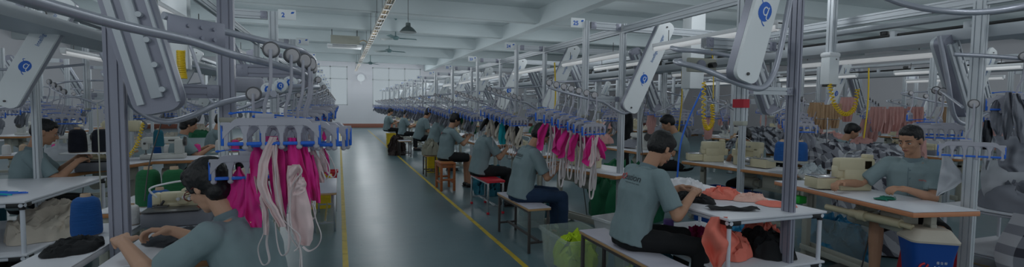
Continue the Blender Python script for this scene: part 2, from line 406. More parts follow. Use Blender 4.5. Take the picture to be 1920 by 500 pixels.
def person(name, label, loc, az, seat=.47, lean=18, hpitch=30, hyaw=0, htilt=0, wr=((.12, .42, .86), (-.12, .42, .86)), curl=.7,
           shirt='shirt', pants='jeans', hair='short', skin='skin', vox=.007, knee=(0, 0), thigh_drop=0, stand=False, shorts=False, group=None,
           twist=0, button=False, back_logo=False, chest_logo=False, glasses=False, low=True, foot_back=0., bare=False, curlback=0, wh=1., legs=True):
    root = thing(name, label, 'person', (loc[0], loc[1], 0), -radians(az), group)
    L = radians(lean); Tw = Matrix.Rotation(-radians(twist), 3, 'Z')
    P = V((0, 0, seat + .085)) if not stand else V((0, 0, .92))
    ax = V((0, sin(L * .7), cos(L * .7))); ax2 = V((0, sin(L * 1.25), cos(L * 1.25)))
    W = P + ax * .17; C = W + ax * .13; U = C + (Tw @ ax2) * .14; N = U + (Tw @ ax2) * .07
    rt0 = V((1, 0, 0)); rt = Tw @ rt0
    fwd0 = V((0, cos(L * .7), -sin(L * .7))); fwd = Tw @ V((0, cos(L * 1.2), -sin(L * 1.2)))
    Lh = radians(lean * 1.0 + hpitch * .4); hd = Tw @ V((0, sin(Lh), cos(Lh)))
    HM = Tw @ Rz(-radians(hyaw)) @ Ry(radians(htilt)) @ Rx(-radians(hpitch))      # head frame: +y the face
    nb = N + hd * .045; hc = nb + hd * .055 + HM @ V((0, .018, .075))
    hx = lambda x, y, z: hc + HM @ V((x, y, z))
    sk = B()
    # head
    hq = Matrix(HM)
    sk.ell(hx(0, -.012, .035), (.074, .094, .085), hq, 16, 12)
    sk.ell(hx(0, .018, -.015), (.062, .072, .078), hq, 16, 12)
    sk.ell(hx(0, .036, -.060), (.046, .048, .046), hq, 12, 10)
    sk.ell(hx(0, .066, -.088), (.022, .018, .018), hq)
    for s in (-1, 1):
        sk.ell(hx(.036 * s, .062, -.018), (.020, .018, .018), hq); sk.ell(hx(.074 * s, -.012, -.008), (.010, .018, .030), hq @ Rx(.2))
        sk.ell(hx(.031 * s, .076, .024), (.020, .012, .007), hq)
    capsule(sk, hx(0, .084, .010), hx(0, .104, -.020), .008, .013, 8); sk.ell(hx(0, .094, -.026), (.017, .012, .009), hq)
    sk.ell(hx(0, .086, -.052), (.022, .010, .010), hq)
    capsule(sk, N - hd * .03, hx(0, -.02, -.04), .056, .052, 14)
    loft(sk, [(P - ax * .06, rt0, fwd0, .13, .09), (P, rt0, fwd0, .15, .105), (W, rt0, fwd0, .13, .095), (C, rt, fwd, .15, .105), (U, rt, fwd, .155, .095), (N - (Tw @ ax2) * .015, rt, fwd, .09, .06)], 18)
    sh = [U + rt * s * .165 + (Tw @ ax2) * .010 for s in (1, -1)]
    arms = []
    for i, s in enumerate((1, -1)):
        w = V(wr[i]); el, w = ik(sh[i], w, .28, .25, (s * .55, -.35, -1)); arms.append((sh[i], el, w))
        capsule(sk, sh[i], el, .048, .037); capsule(sk, el, el.lerp(w, .3), .040, .040); capsule(sk, el.lerp(w, .3), w, .038, .025)
        fa = (w - el).normalized(); hdv = V((fa.x - s * .25, fa.y, fa.z * .5 - .05)); hand(sk, w, hdv, s, curl, (-s * .35, 0, -1), wh)
    hips = [P + V((s * .085, .02, -.01)) for s in (1, -1)]; lg = []
    for i, s in enumerate((1, -1)):
        if stand: kn = hips[i] + V((s * .01, .03, -.42)); an = V((hips[i].x + s * .02, 0, .09))
        else:
            a = radians(knee[i]); kn = hips[i] + V((sin(a) * .42, cos(a) * .42, -.02 - thigh_drop)); kl = kn.z - .09
            an = V((kn.x, kn.y - foot_back, .09))
        lg.append((hips[i], kn, an))
        if legs:
            capsule(sk, hips[i], kn, .075, .052); capsule(sk, kn, kn.lerp(an, .35), .052, .052); capsule(sk, kn.lerp(an, .35), an, .050, .033)
            if bare: capsule(sk, an, an + V((0, .14, -.05)), .032, .022)
    me = remesh(sk, vox, 'body', skin, 2)
    body = link('body', me, root)
    # shirt
    k = B(); g = .016
    loft(k, [(P - ax * .045 + fwd0 * .0, rt0, fwd0, .172, .128), (P + ax * .05, rt0, fwd0, .172, .130), (W, rt0, fwd0, .160, .122), (C, rt, fwd, .174, .130), (U - (Tw @ ax2) * .02, rt, fwd, .180, .118),
             (U + (Tw @ ax2) * .035, rt, fwd, .150, .092), (N - (Tw @ ax2) * .022, rt, fwd, .085, .066), (N - (Tw @ ax2) * .002, rt, fwd, .066, .060)], 22)
    for i, s in enumerate((1, -1)):
        a, el, w = arms[i]; e = a.lerp(el, .80)
        capsule(k, a - rt * s * .05, a, .062, .066); capsule(k, a, e, .066, .066, 14, False, True)
    sd = rnd.random() * 50
    fold = lambda p, n: .010 * (noise.noise(V((p.x * 9 + sd, p.y * 9, p.z * 5 + p.x * 6))) + .5 * noise.noise(V((p.x * 22 + sd, p.y * 22, p.z * 12)))) + .002
    sm = remesh(k, max(vox, .008), 'shirt', shirt, 3, fold); link('shirt', sm, root)
    if low is not None and vox < .012:
        c = B(); cc = N - (Tw @ ax2) * .004
        c.rings([[cc + (Tw @ ax2) * z + (rt * cos(a) + fwd * sin(a) * .95) * r for a in [2 * pi * q / 20 for q in range(20)]] for r, z in ((.070, -.03), (.073, -.005), (.066, .024), (.060, .024), (.060, -.03))], False, True)
        c.obj('shirt_collar', 'shirt_collar', root)
    # trousers
    if legs:
        t = B(); loft(t, [(P - ax * .09, rt0, fwd0, .13, .10), (P - ax * .03, rt0, fwd0, .166, .122), (P + ax * .03, rt0, fwd0, .160, .118)], 18)
        for h, kn, an in lg:
            if shorts: e = h.lerp(kn, .95); capsule(t, h, e, .092, .080, 14, False, True)
            else:
                capsule(t, h, kn, .090, .066, 14); capsule(t, kn, kn.lerp(an, .97), .066, .050, 14, False, True)
        fd2 = lambda p, n: .006 * noise.noise(V((p.x * 14 + sd, p.y * 14, p.z * 14)))
        link('shorts' if shorts else 'trousers', remesh(t, max(vox, .009), 'trousers', pants, 3, fd2), root)
        for h, kn, an in lg:
            q = B(); capsule(q, an + V((0, -.02, -.045)), an + V((0, .13, -.055)), .040, .032, 12, sx=1.05); q.box(an + V((0, .055, -.083)), (.078, .24, .014), ch=.005)
            q.obj('shoe', 'shoe', root)
    # hair
    hb = B()
    if hair in ('short', 'crop'):
        g = .006 if hair == 'crop' else .013
        hb.ell(hx(0, -.022, .045), (.073 + g, .088 + g, .078 + g), hq, 18, 12)
        hb.ell(hx(0, -.045, .005), (.066 + g, .060 + g, .072 + g * .5), hq, 16, 12)
        hb.ell(hx(0, .030 if hair == 'short' else .022, .082), (.056 + g * .5, .046 + g, .030 + g), hq, 14, 10)
        if hair == 'short':
            for q in range(40):
                a = rnd.uniform(0, 2 * pi); r = rnd.uniform(.02, .075); z = .11 + .012 - r * r * 6; hb.ell(hx(r * cos(a), -.015 + r * sin(a), z), (.012, .016, .010), hq, 6, 5)
    else:
        hb.ell(hx(0, -.024, .042), (.087, .102, .090), hq, 18, 12); hb.ell(hx(0, -.052, -.005), (.078, .066, .080), hq, 16, 12)
        hb.ell(hx(0, .036, .085), (.066, .052, .038), hq, 14, 10); hb.ell(hx(0, -.03, .03), (.092, .098, .088), hq, 16, 12)
        for s in (-1, 1): capsule(hb, hx(.07 * s, .028, .055), hx(.078 * s, .020, -.01), .016, .006)
        if hair == 'tail':
            pts = [hx(0, -.115, .035), hx(0, -.155, .02), hx(0, -.165, -.06), hx(0, -.150, -.16)]
            hb.tube(spline(pts, 4), [.018, .020, .026, .030, .032, .034, .034, .033, .03, .026, .02, .014, .008][:len(spline(pts, 4))], 10)
        if hair == 'bob':
            hb.ell(hx(0, -.055, -.055), (.074, .055, .050), hq, 14, 10)
    link('hair', remesh(hb, max(vox * .85, .0055), 'hair', 'hair', 2, lambda p, n: .003 * noise.noise(p * 90) + .0015), root)
    if vox < .01:
        for s in (-1, 1):
            e = B(); e.ell(hx(.031 * s, .077, .004), (.0135, .009, .0058), hq, 12, 8); eo = e.obj('eye', 'eye_white', root)
            e = B(); e.ell(hx(.031 * s, .0845, .003), (.0058, .0035, .0056), hq, 10, 6); e.obj('iris', 'black_plastic', eo)
            e = B(); capsule(e, hx(.017 * s, .0855, .0108), hx(.045 * s, .0755, .0095), .0035, .0025, 6); e.obj('eyelid', 'eyelid', root)
            e = B(); capsule(e, hx(.014 * s, .0925, .029), hx(.032 * s, .0895, .034), .0042, .0042, 6); capsule(e, hx(.032 * s, .0895, .034), hx(.052 * s, .074, .028), .0042, .002, 6)
            e.obj('eyebrow', 'hair', root)
        e = B(); capsule(e, hx(-.021, .0895, -.053), hx(0, .0965, -.0505), .0035, .0050, 6); capsule(e, hx(.021, .0895, -.053), hx(0, .0965, -.0505), .0035, .0050, 6)
        capsule(e, hx(-.013, .0925, -.0585), hx(.013, .0925, -.0585), .0045, .0045, 6); e.obj('mouth', 'lip', root)
    if glasses:
        e = B()
        for s in (-1, 1):
            e.tube([hx(.033 * s + .023 * cos(a), .100 - .004 * abs(cos(a)), .002 + .017 * sin(a)) for a in [2 * pi * q / 16 for q in range(16)]], .0024, 6, closed=True)
            e.tube([hx(.056 * s, .094, .008), hx(.078 * s, .055, .008), hx(.082 * s, -.015, .004)], .0024, 6)
        e.tube([hx(-.011, .101, .004), hx(0, .104, .008), hx(.011, .101, .004)], .002, 6)
        e.obj('glasses', 'glasses', root)
    if back_logo or chest_logo:
        bv = BVHTree.FromPolygons([v.co for v in sm.vertices], [p.vertices for p in sm.polygons])
        if back_logo: o = U - (Tw @ ax2) * .055 - fwd * .25; D = fwd; X = rt; Z = (Tw @ ax2)
        else: o = U - (Tw @ ax2) * .075 + fwd * .3 - rt * .085; D = -fwd; X = -rt; Z = (Tw @ ax2)
        sc_ = 1. if back_logo else .42
        def decal(me, nm, m_, ox, oz, s_):
            m2 = me.copy(); keep = 0
            for v in m2.vertices:
                p = o + X * (ox + v.co.x * s_) + Z * (oz + v.co.y * s_)
                h = bv.ray_cast(p, D, 1.)
                v.co = (h[0] if h[0] else p + D * .12) - D * (.0028 + max(0, v.co.z) * .5)
            m2.materials.clear(); m2.materials.append(MM[m_]); link(nm, m2, root)
        if back_logo:
            decal(text_mesh('eation', .05, 'lettering', 'logo_dark'), 'shirt_lettering', 'logo_dark', .035, .012, 1.35)
            decal(text_mesh('Hanger systems for garments', .0105, 'lettering_small', 'logo_dark'), 'shirt_small_lettering', 'logo_dark', .045, -.026, 1.15)
            e = B(); e.tube(spline([(-.03 + .001, 0, 0), (-.017, .016, 0), (0, 0, 0), (.017, -.016, 0), (.032, 0, 0), (.017, .018, 0), (0, 0, 0), (-.017, -.016, 0)], 5, True), .0035, 5, closed=True)
            decal(e.mesh('emblem', 'logo_red'), 'shirt_emblem', 'logo_red', -.085, .012, 1.3)
        else:
            decal(text_mesh('eation', .05, 'lettering', 'logo_red'), 'shirt_lettering', 'logo_red', 0, 0, sc_)
            bt = B()
            for q in range(4):
                h = bv.ray_cast(U - Z * (.0 + .07 * q) + D * -.35 + rt * .0, D, 1.)
                if h[0]: bt.ell(h[0] - D * .002, (.006, .006, .006), None, 8, 6)
            bt.obj('shirt_buttons', 'shirt_collar', root)
            h0 = [bv.ray_cast(U - Z * (-.02 + .03 * q) - D * .35 + rt * .012, D, 1.)[0] for q in range(9)]
            h0 = [p - D * .001 for p in h0 if p]
            if len(h0) > 2: e = B(); e.tube(h0, .0028, 5); e.obj('shirt_placket', 'shirt_collar', root)
            pk = B()
            for cx_ in (-.085,):
                def pf(u, v):
                    p = U - Z * (.095 + .10 * v) - D * .35 - rt * (.045 + .085 * u); h = bv.ray_cast(p, D, 1.)
                    return (h[0] if h[0] else p + D * .2) - D * .003
                pk.sheet(pf, 6, 6, .0015)
            pk.obj('shirt_pocket', 'shirt', root)
    return root
# ---------------------------------------------------------------- frames, rails, hangers
PM = {}
def bar_mesh(L, w, h, m='aluminium'):
    k = ('bar', round(L, 3), w, h, m)
    if k not in PM: b = B(); b.prism(slots(w, h), (0, 0, 0), (0, 0, L)); PM[k] = b.mesh('profile', m, 30)
    return PM[k]
def post(x, y, z0, z1, w, h, name, label, group=None, m='aluminium', foot=False, rz=0.):
    o = link(name, bar_mesh(z1 - z0, w, h, m), None, (x, y, z0), rz); tag(o, label, 'post', group)
    if foot and 'foot' not in PM:
        b = B(); b.box((0, 0, .006), (.12, .12, .012), ch=.003); b.cyl((0, 0, .012), (0, 0, .03), .02); PM['foot'] = b.mesh('foot_plate', 'machine_dark')
    if foot: link('foot_plate', PM['foot'], o)
    if z0 > .5:
        k = ('cap', w, h)
        if k not in PM: b = B(); b.box((0, 0, -.012), (w * 1.08, h * 1.08, .032), ch=.008); PM[k] = b.mesh('end_cap', 'beige_metal')
        link('end_cap', PM[k], o, (0, 0, 0))
    return o
def beam(a, c, w, h, name, label, group=None, m='aluminium', brackets=True, cat='beam'):
    a, c = V(a), V(c); d = c - a; L = d.length
    sd, u, dd = frame(d); R = Matrix((sd, u, dd)).transposed().to_4x4()
    o = link(name, bar_mesh(L, w, h, m)); o.matrix_world = Matrix.Translation(a) @ R; tag(o, label, cat, group)
    if brackets:
        k = ('brk', w, h)
        if k not in PM:
            b = B(); b.box((0, 0, 0), (w * 1.1, h * .9, .06), ch=.003)
            for s in (-1, 1):
                for q in (-.015, .015): b.cyl((s * w * .55, q, 0), (s * w * .62, q, 0), .006, 8)
            PM[k] = b.mesh('joint_plate', 'aluminium_dark')
        for z in (.03, L - .03): link('joint_plate', PM[k], o, (0, 0, z))
    return o

def logo_meshes():
    b = B(); b.prism([(.5 * cos(a) * (1 + .05 * sin(2 * a)), .60 * sin(a)) for a in [2 * pi * i / 22 for i in range(22)]], (0, 0, 0), (0, 0, -.02), (0, 1, 0))
    PM['lg0'] = b.mesh('emblem', 'logo_blue')
    b = B(); b.tube([V((.05 + .17 * cos(a), .05 + .24 * sin(a), -.03)) for a in [.9 + 1.75 * pi * i / 16 for i in range(17)]], .038, 6)
    b.tube(spline([(.24, .34, -.03), (.20, -.1, -.03), (.22, -.36, -.03), (.42, -.42, -.03)], 5), .036, 6)
    PM['lg1'] = b.mesh('emblem_swirl', 'panel_white')
    b = B(); b.tube(spline([(-.1, -.55, -.01), (.05, -.74, -.01), (.22, -.82, -.01)], 4), [.05] * 9 if False else .035, 6)
    b.tube(spline([(-.30, .42, -.01), (-.44, .62, -.01), (-.30, .70, -.01)], 4), .03, 6); PM['lg2'] = b.mesh('emblem_tail', 'logo_blue')
logo_meshes()
def emblem(parent, M, s):
    """emblem lying in the local x,y plane of M facing -z of M"""
    o = link('emblem', PM['lg0'], parent); o.matrix_local = M @ Matrix.Diagonal((s, s, .1 * s, 1))
    for k, n in (('lg1', 'emblem_swirl'), ('lg2', 'emblem_tail')): link(n, PM[k], o)
    return o

# trolley hanger: wheel, bent stem, comb-like body with blue clips
def hanger_protos():
    b = B(); Mw = Ry(pi / 2)
    b.lathe((0, 0, 0), [(.001, -.012), (.030, -.012), (.034, -.008), (.034, .008), (.031, .012), (.0285, .012), (.0285, .009), (.001, .009)], 22, Rx(pi / 2)); PM['rim'] = b.mesh('wheel', 'wheel_rim')
    b = B(); b.lathe((0, 0, 0), [(.001, -.015), (.023, -.015), (.0275, -.012), (.0275, -.008), (.001, -.008)], 22, Rx(pi / 2) @ Ry(pi)); 
    b = B(); b.lathe((0, -.0, 0), [(.001, .016), (.022, .016), (.027, .012), (.027, .004), (.001, .004)][::-1], 22, Rx(pi / 2)); PM['disc'] = b.mesh('wheel_disc', 'wheel_grey')
    b = B(); b.tube(spline([(0, -.02, 0), (0, -.026, -.03), (0, -.026, -.11), (-.006, -.026, -.16), (-.026, -.014, -.225), (-.028, 0, -.27)], 5), .0065, 8); PM['stem'] = b.mesh('stem', 'hanger_grey')
    # body: arched beam with legs between the openings
    b = B(); W = .36; n = 5; z0 = -.27
    top = lambda x: z0 - .010 - .055 * max(0, (abs(x) / (W / 2)) - .72) / .28 * (abs(x) / (W / 2))
    R = []
    for i in range(25):
        x = -W / 2 + W * i / 24; t = top(x); R.append([V((x, y, z)) for y, z in ((-.011, t - .030), (.011, t - .030), (.011, t), (-.011, t))])
    b.rings(R)
    for i in range(n + 1):
        x = -W / 2 + .012 + (W - .024) * i / n
        b.rings([[V((x + dx * (1.0 + 1.3 * (q < 1)), y, z0 - .03 - q * .045 - (.0 if q else -.002))) for dx, y in ((-.007, -.009), (.007, -.009), (.007, .009), (-.007, .009))] for q in (0, .35, 1, 1.9, 2.2)])
        b.ell((x, 0, z0 - .130), (.013, .010, .012), None, 10, 6)
    for i in range(n):
        x = -W / 2 + .012 + (W - .024) * (i + .5) / n; w = (W - .024) / n / 2 - .006
        b.tube([(x + w * cos(a), 0, z0 - .072 + .034 * sin(a)) for a in [pi * q / 8 for q in range(9)]], .006, 6)
    b.box((-.028, 0, z0 - .002), (.07, .024, .022), ch=.004); PM['hbody'] = b.mesh('hanger_body', 'hanger_grey')
    b = B(); b.box((0, -.004, 0), (.056, .022, .014), ch=.003); b.cyl((.018, -.017, 0), (.018, -.010, 0), .004, 8); PM['clip'] = b.mesh('clip', 'clip_blue')
    b = B()
    b.tube(spline([(-.15, 0, -.262), (-.09, 0, -.255), (-.02, 0, -.260), (0, 0, -.262)], 4), .0035, 6); b.ell((-.15, 0, -.262), (.010, .007, .006), None, 8, 5); PM['cord'] = b.mesh('clip_rail', 'clip_blue')
    b = B(); b.box((0, 0, 0), (.012, .018, .085), ch=.003); PM['eclip'] = b.mesh('side_clip', 'clip_blue')
    # far version in one mesh
hanger_protos()
def hanger(loc, rz, label, group=None, far=False, sc=1.):
    o = thing('garment_hanger', label, 'hanger', loc, rz, group); o.scale = (sc,) * 3
    w = link('wheel', PM['rim'], o); link('wheel_disc', PM['disc'], w)
    link('stem', PM['stem'], o); h = link('hanger_body', PM['hbody'], o)
    link('clip_rail', PM['cord'], h); link('side_clip', PM['eclip'], h, (.181, 0, -.35)); link('side_clip', PM['eclip'], h, (-.181, 0, -.35))
    if not far:
        for i in range(5): link('clip', PM['clip'], h, (-.168 + .336 * (i + .5) / 5, 0, -.385))
    else:
        if 'clips' not in PM:
            b = B(); b.box((0, -.002, -.385), (.30, .022, .014), ch=.003); PM['clips'] = b.mesh('clip_bar', 'clip_blue')
        link('clip_bar', PM['clips'], h)
    return o

# garments hanging from the clips
def garment(style, seed):
    """returns list of (name, mesh)"""
    r = random.Random(seed); out = []
    def panel(x0, y0, w0, w1, L, tip, m, nm, ph, amp=.012, fr=2.2, uvk=1):
        b = B()
        def fn(u, v):
            t_ = min(1, v / .22); w = w1 * (.30 + .70 * sin(pi * (.12 + .70 * v))) * (.25 + .75 * t_ * t_ * (3 - 2 * t_)) + w0 * (1 - t_)
            x = x0 + (u - .5) * w + tip * .12 * v + .01 * sin(v * 5 + ph)
            hem = 1 - abs(u - .5) * .45 * abs(tip) - .22 * abs(tip) * (u if tip > 0 else 1 - u)
            z = -L * v * hem + .0
            y = y0 + amp * (.3 + v) * sin(u * 2 * pi * fr + ph + v * 1.5) + .008 * sin(v * 7 + ph) + .006 * noise.noise(V((u * 4 + ph, v * 5, seed)))
            return (x, y, z)
        b.sheet(fn, 18, 18, .0025); out.append((nm, b.mesh(nm, m, 60)))
    def strap(pts, rr, m, nm='strap'):
        b = B(); b.tube(spline(pts, 6), rr, 6, flat=.4); out.append((nm, b.mesh(nm, m, 60)))
    if style == 'pink':
        ph = r.uniform(0, 6)
        panel(-.018, 0, .03, r.uniform(.10, .13), r.uniform(.24, .34), r.choice((-1, 1)) * .9, 'pink', 'pink_panel', ph, .022, 1.7)
        panel(r.uniform(.01, .035), -.022, .015, r.uniform(.045, .085), r.uniform(.26, .44), r.choice((-1, 1)) * .9, 'pink_lining', 'white_lining', ph + 1, .012, 1.2)
        if r.random() < .7: panel(.05, .012, .03, .085, r.uniform(.2, .32), 1., 'pink', 'pink_panel', ph + 2, .018, 1.5)
        for q in range(2):
            x = r.uniform(-.06, .08); L = r.uniform(.42, .56); w = r.uniform(.02, .045)
            strap([(x, -.02, -.02), (x - w * .4, -.035, -L * .4), (x - w, -.03, -L * .8), (x - w * .5, -.025, -L), (x + w * .6, -.02, -L * .97), (x + w, -.02, -L * .75), (x + w * .5, -.01, -L * .35), (x + .01, 0, -.1)], .0085, 'strap_white')
    elif style == 'dark':
        ph = r.uniform(0, 6); c = r.choice(('green_cloth', 'black_cloth', 'green_cloth', 'cream_cloth'))
        panel(-.05, 0, .04, .12, r.uniform(.28, .36), .7, c, 'cloth_panel', ph, .014); panel(.05, -.015, .03, .09, r.uniform(.3, .38), -.8, 'cream_cloth', 'cream_panel', ph + 2, .012)
        x = r.uniform(-.05, .05)
        strap([(x, -.02, -.1), (x - .02, -.03, -.35), (x, -.02, -.46), (x + .03, -.02, -.36), (x + .01, 0, -.1)], .006, 'strap_white')
    elif style == 'turq':
        panel(0, 0, .16, .2, .34, .1, 'turquoise', 'cloth_panel', 1., .006)
    elif style == 'grey':
        ph = r.uniform(0, 6)
        panel(-.06, 0, .05, r.uniform(.09, .14), r.uniform(.26, .36), r.choice((-1, 1)) * .8, 'grey_cloth', 'cloth_panel', ph, .018)
        panel(.06, -.012, .04, r.uniform(.12, .16), r.uniform(.24, .36), r.choice((-1, 1)) * .7, 'grey_cloth', 'cloth_panel', ph + 2, .016)
        panel(.12, .012, .03, .1, r.uniform(.28, .4), -.6, 'light_cloth', 'light_panel', ph + 1, .014)
    elif style == 'piece':
        panel(0, 0, .03, .20, .30, -.9, 'light_cloth', 'cloth_panel', .6, .012, 1.)
    elif style in ('rose', 'tan'):
        c = 'rose_cloth' if style == 'rose' else 'tan_cloth'
        panel(0, 0, .30, .42, .60, .05, c, 'garment_body', r.uniform(0, 6), .03, 3.)
        for s in (-1, 1): panel(s * .2, .0, .08, .10, .42, s * .5, c, 'sleeve', 1., .012, 1.)
    elif style == 'black':
        panel(0, 0, .20, .26, .42, .03, 'black_cloth', 'cloth_panel', 1., .02, 2.)
    return out
GM = {}
GLAB = {'pink': ('swimwear_piece', 'magenta pink and white swimwear piece with hanging white straps', 'garment'), 'dark': ('swimwear_piece', 'dark and cream swimwear piece with a hanging white strap', 'garment'),
        'turq': ('fabric_piece', 'turquoise fabric piece', 'garment'), 'grey': ('fabric_piece', 'grey cut fabric pieces', 'garment'), 'piece': ('fabric_piece', 'single pale grey pointed cloth piece', 'garment'),
        'rose': ('shirt_garment', 'pale pink garment', 'garment'), 'tan': ('shirt_garment', 'tan garment', 'garment'), 'black': ('dark_garment', 'black garment', 'garment')}
def put_garment(style, seed, loc, rz, where, group=None, sc=1., label=None):
    k = (style, seed)
    if k not in GM: GM[k] = garment(style, seed)
    n, l, c = GLAB[style]; o = thing(n, label or (l + ' ' + where), c, loc, rz, group); o.scale = sc if hasattr(sc, '__len__') else (sc,) * 3
    for nm, me in GM[k]: link(nm, me, o)
    return o

# lift arm: long rounded board with emblem and lettering, and a tube bent round its foot
def chute(bot, top, w, side, label, group=None, face=1, back=False, th=.07, ep=.36, es=.46):
    if back: face = -1
    """bot, top: centre line ends, in a plane of constant Y; face=1: lettered side toward -Y"""
    bot, top = V(bot), V(top); d = top - bot; L = d.length; d.normalize()
    o = thing('lift_arm', label, 'conveyor lift arm', bot, 0, group)
    x = V((0, -1, 0)).cross(d) * -1; x.normalize()       # across
    M = Matrix((x, d, x.cross(d))).transposed().to_4x4()    # local x across, y along, z = normal
    if (M.to_3x3() @ V((0, 0, 1))).y < 0: flip = True
    else: flip = False
    pts = []; r = w * .32
    for cx, cy, a0 in ((w / 2 - r, r, -pi / 2), (w / 2 - r, L - r, 0), (-w / 2 + r, L - r, pi / 2), (-w / 2 + r, r, pi)):
        pts += [(cx + r * cos(a0 + pi / 2 * q / 5), cy + r * sin(a0 + pi / 2 * q / 5)) for q in range(6)]
    k = ('ch', round(L, 2), w, th, back)
    if k not in PM:
        b = B(); b.rings([[V((px, py, z)) for px, py in pts] for z in (-.0125, .0125)]); m0 = b.mesh('board', 'panel_white' if not back else 'aluminium')
        b = B(); b.rings([[V((px * s, (py - L / 2) * (1 - (1 - s) * .3) + L / 2, z)) for px, py in pts] for z, s in ((.0125, 1.02), (th, .98))]); m1 = b.mesh('backing', 'aluminium_dark')
        b = B(); b.box((w * .42, L / 2, th + .01), (.012, L * .9, .03)); b.box((-w * .30, L / 2, th + .01), (.03, L * .85, .02)); b.box((w * .05, L * .5, th + .014), (.05, L * .8, .028), ch=.004)
        for q in range(5): b.cyl((w * .2, L * (.15 + .17 * q), th), (w * .2, L * (.15 + .17 * q), th + .03), .014, 10)
        m2 = b.mesh('belt_track', 'aluminium')
        b = B(); b.cyl((0, .045, -.0125), (0, .045, -.020), .009, 12); b.cyl((0, L - .06, -.0125), (0, L - .06, -.02), .009, 12); m3 = b.mesh('bolt', 'machine_dark')
        PM[k] = (m0, m1, m2, m3)
    for nm, me in zip(('board', 'backing', 'belt_track', 'bolt'), PM[k]):
        q = link(nm, me, o); S_ = Matrix.Diagonal((1, 1, 1, 1))
        q.matrix_local = M @ (Matrix.Diagonal((1, 1, -1, 1)) if (flip != (face < 0)) else S_)
    s = -1 if (flip == (face < 0)) else 1
    # emblem and words face -Y for face=1
    nrm = -1 * face
    E_ = Matrix((V((1, 0, 0)), V((0, 0, 1)), V((0, 1, 0)))).transposed()
    xx = x if x.x > 0 else -x
    A = Matrix((xx, d, xx.cross(d))).transposed().to_4x4()
    zsg = 1 if (A.to_3x3() @ V((0, 0, 1))).y > 0 else -1
    if back == False:
        off = V((0, -.0135 * face, 0))
        emblem(o, Matrix.Translation(off + d * L * ep) @ A @ Matrix.Diagonal((face * 1., 1, zsg * face, 1)), w * es)
        t = link('lettering', text_mesh('Intelligent Hanger', w * .24, 'lettering', 'text_blue'), o)
        t.matrix_local = Matrix.Translation(off * 1.1 + d * L * (ep + .34 - (.02 if ep > .5 else 0))) @ (Matrix((d, V((0, -1, 0)).cross(d), V((0, -1, 0)))).transposed().to_4x4())
    return o
def pipe(pts, r, name, label, cat='rail', group=None, m='tube_steel', n=6, seg=10, loc=None):
    p = spline(pts, n); o0 = V(p[0]); b = B(); b.tube([q - o0 for q in p], r, seg)
    o = b.obj(name, m, None, 40, o0); return tag(o, label, cat, group)
def tube_light(x, y, z, L, label, group=None, rz=0., power=1.):
    k = ('tl', L)
    if k not in PM:
        b = B(); b.box((0, 0, .035), (.06, L, .035), ch=.006); b.box((0, -L / 2 + .012, .012), (.05, .024, .05), ch=.005); b.box((0, L / 2 - .012, .012), (.05, .024, .05), ch=.005); m0 = b.mesh('lamp_housing', 'white_paint')
        b = B(); b.cyl((0, -L / 2 + .02, 0), (0, L / 2 - .02, 0), .026, 12); m1 = b.mesh('glowing_tube', 'tube_glow')
        b = B()
        for s in (-1, 1): b.cyl((0, s * L * .35, .05), (0, s * L * .35, .16), .004, 6)
        PM[k] = (m0, m1, b.mesh('hanging_rod', 'machine_dark'))
    o = thing('tube_light', label, 'lamp', (x, y, z), rz, group)
    for nm, me in zip(('lamp_housing', 'glowing_tube', 'hanging_rod'), PM[k]): link(nm, me, o)
    return o
NL = [0]
def area(x, y, z, sx, sy, e, rot=(0, 0, 0), col=(.93, .97, 1.)):
    l = bpy.data.lights.new('added_light', 'AREA'); l.shape = 'RECTANGLE'; l.size = sx; l.size_y = sy; l.energy = e; l.color = col
    o = bpy.data.objects.new('added_light', l); COL.objects.link(o); o.location = (x, y, z); o.rotation_euler = rot; NL[0] += 1; return o

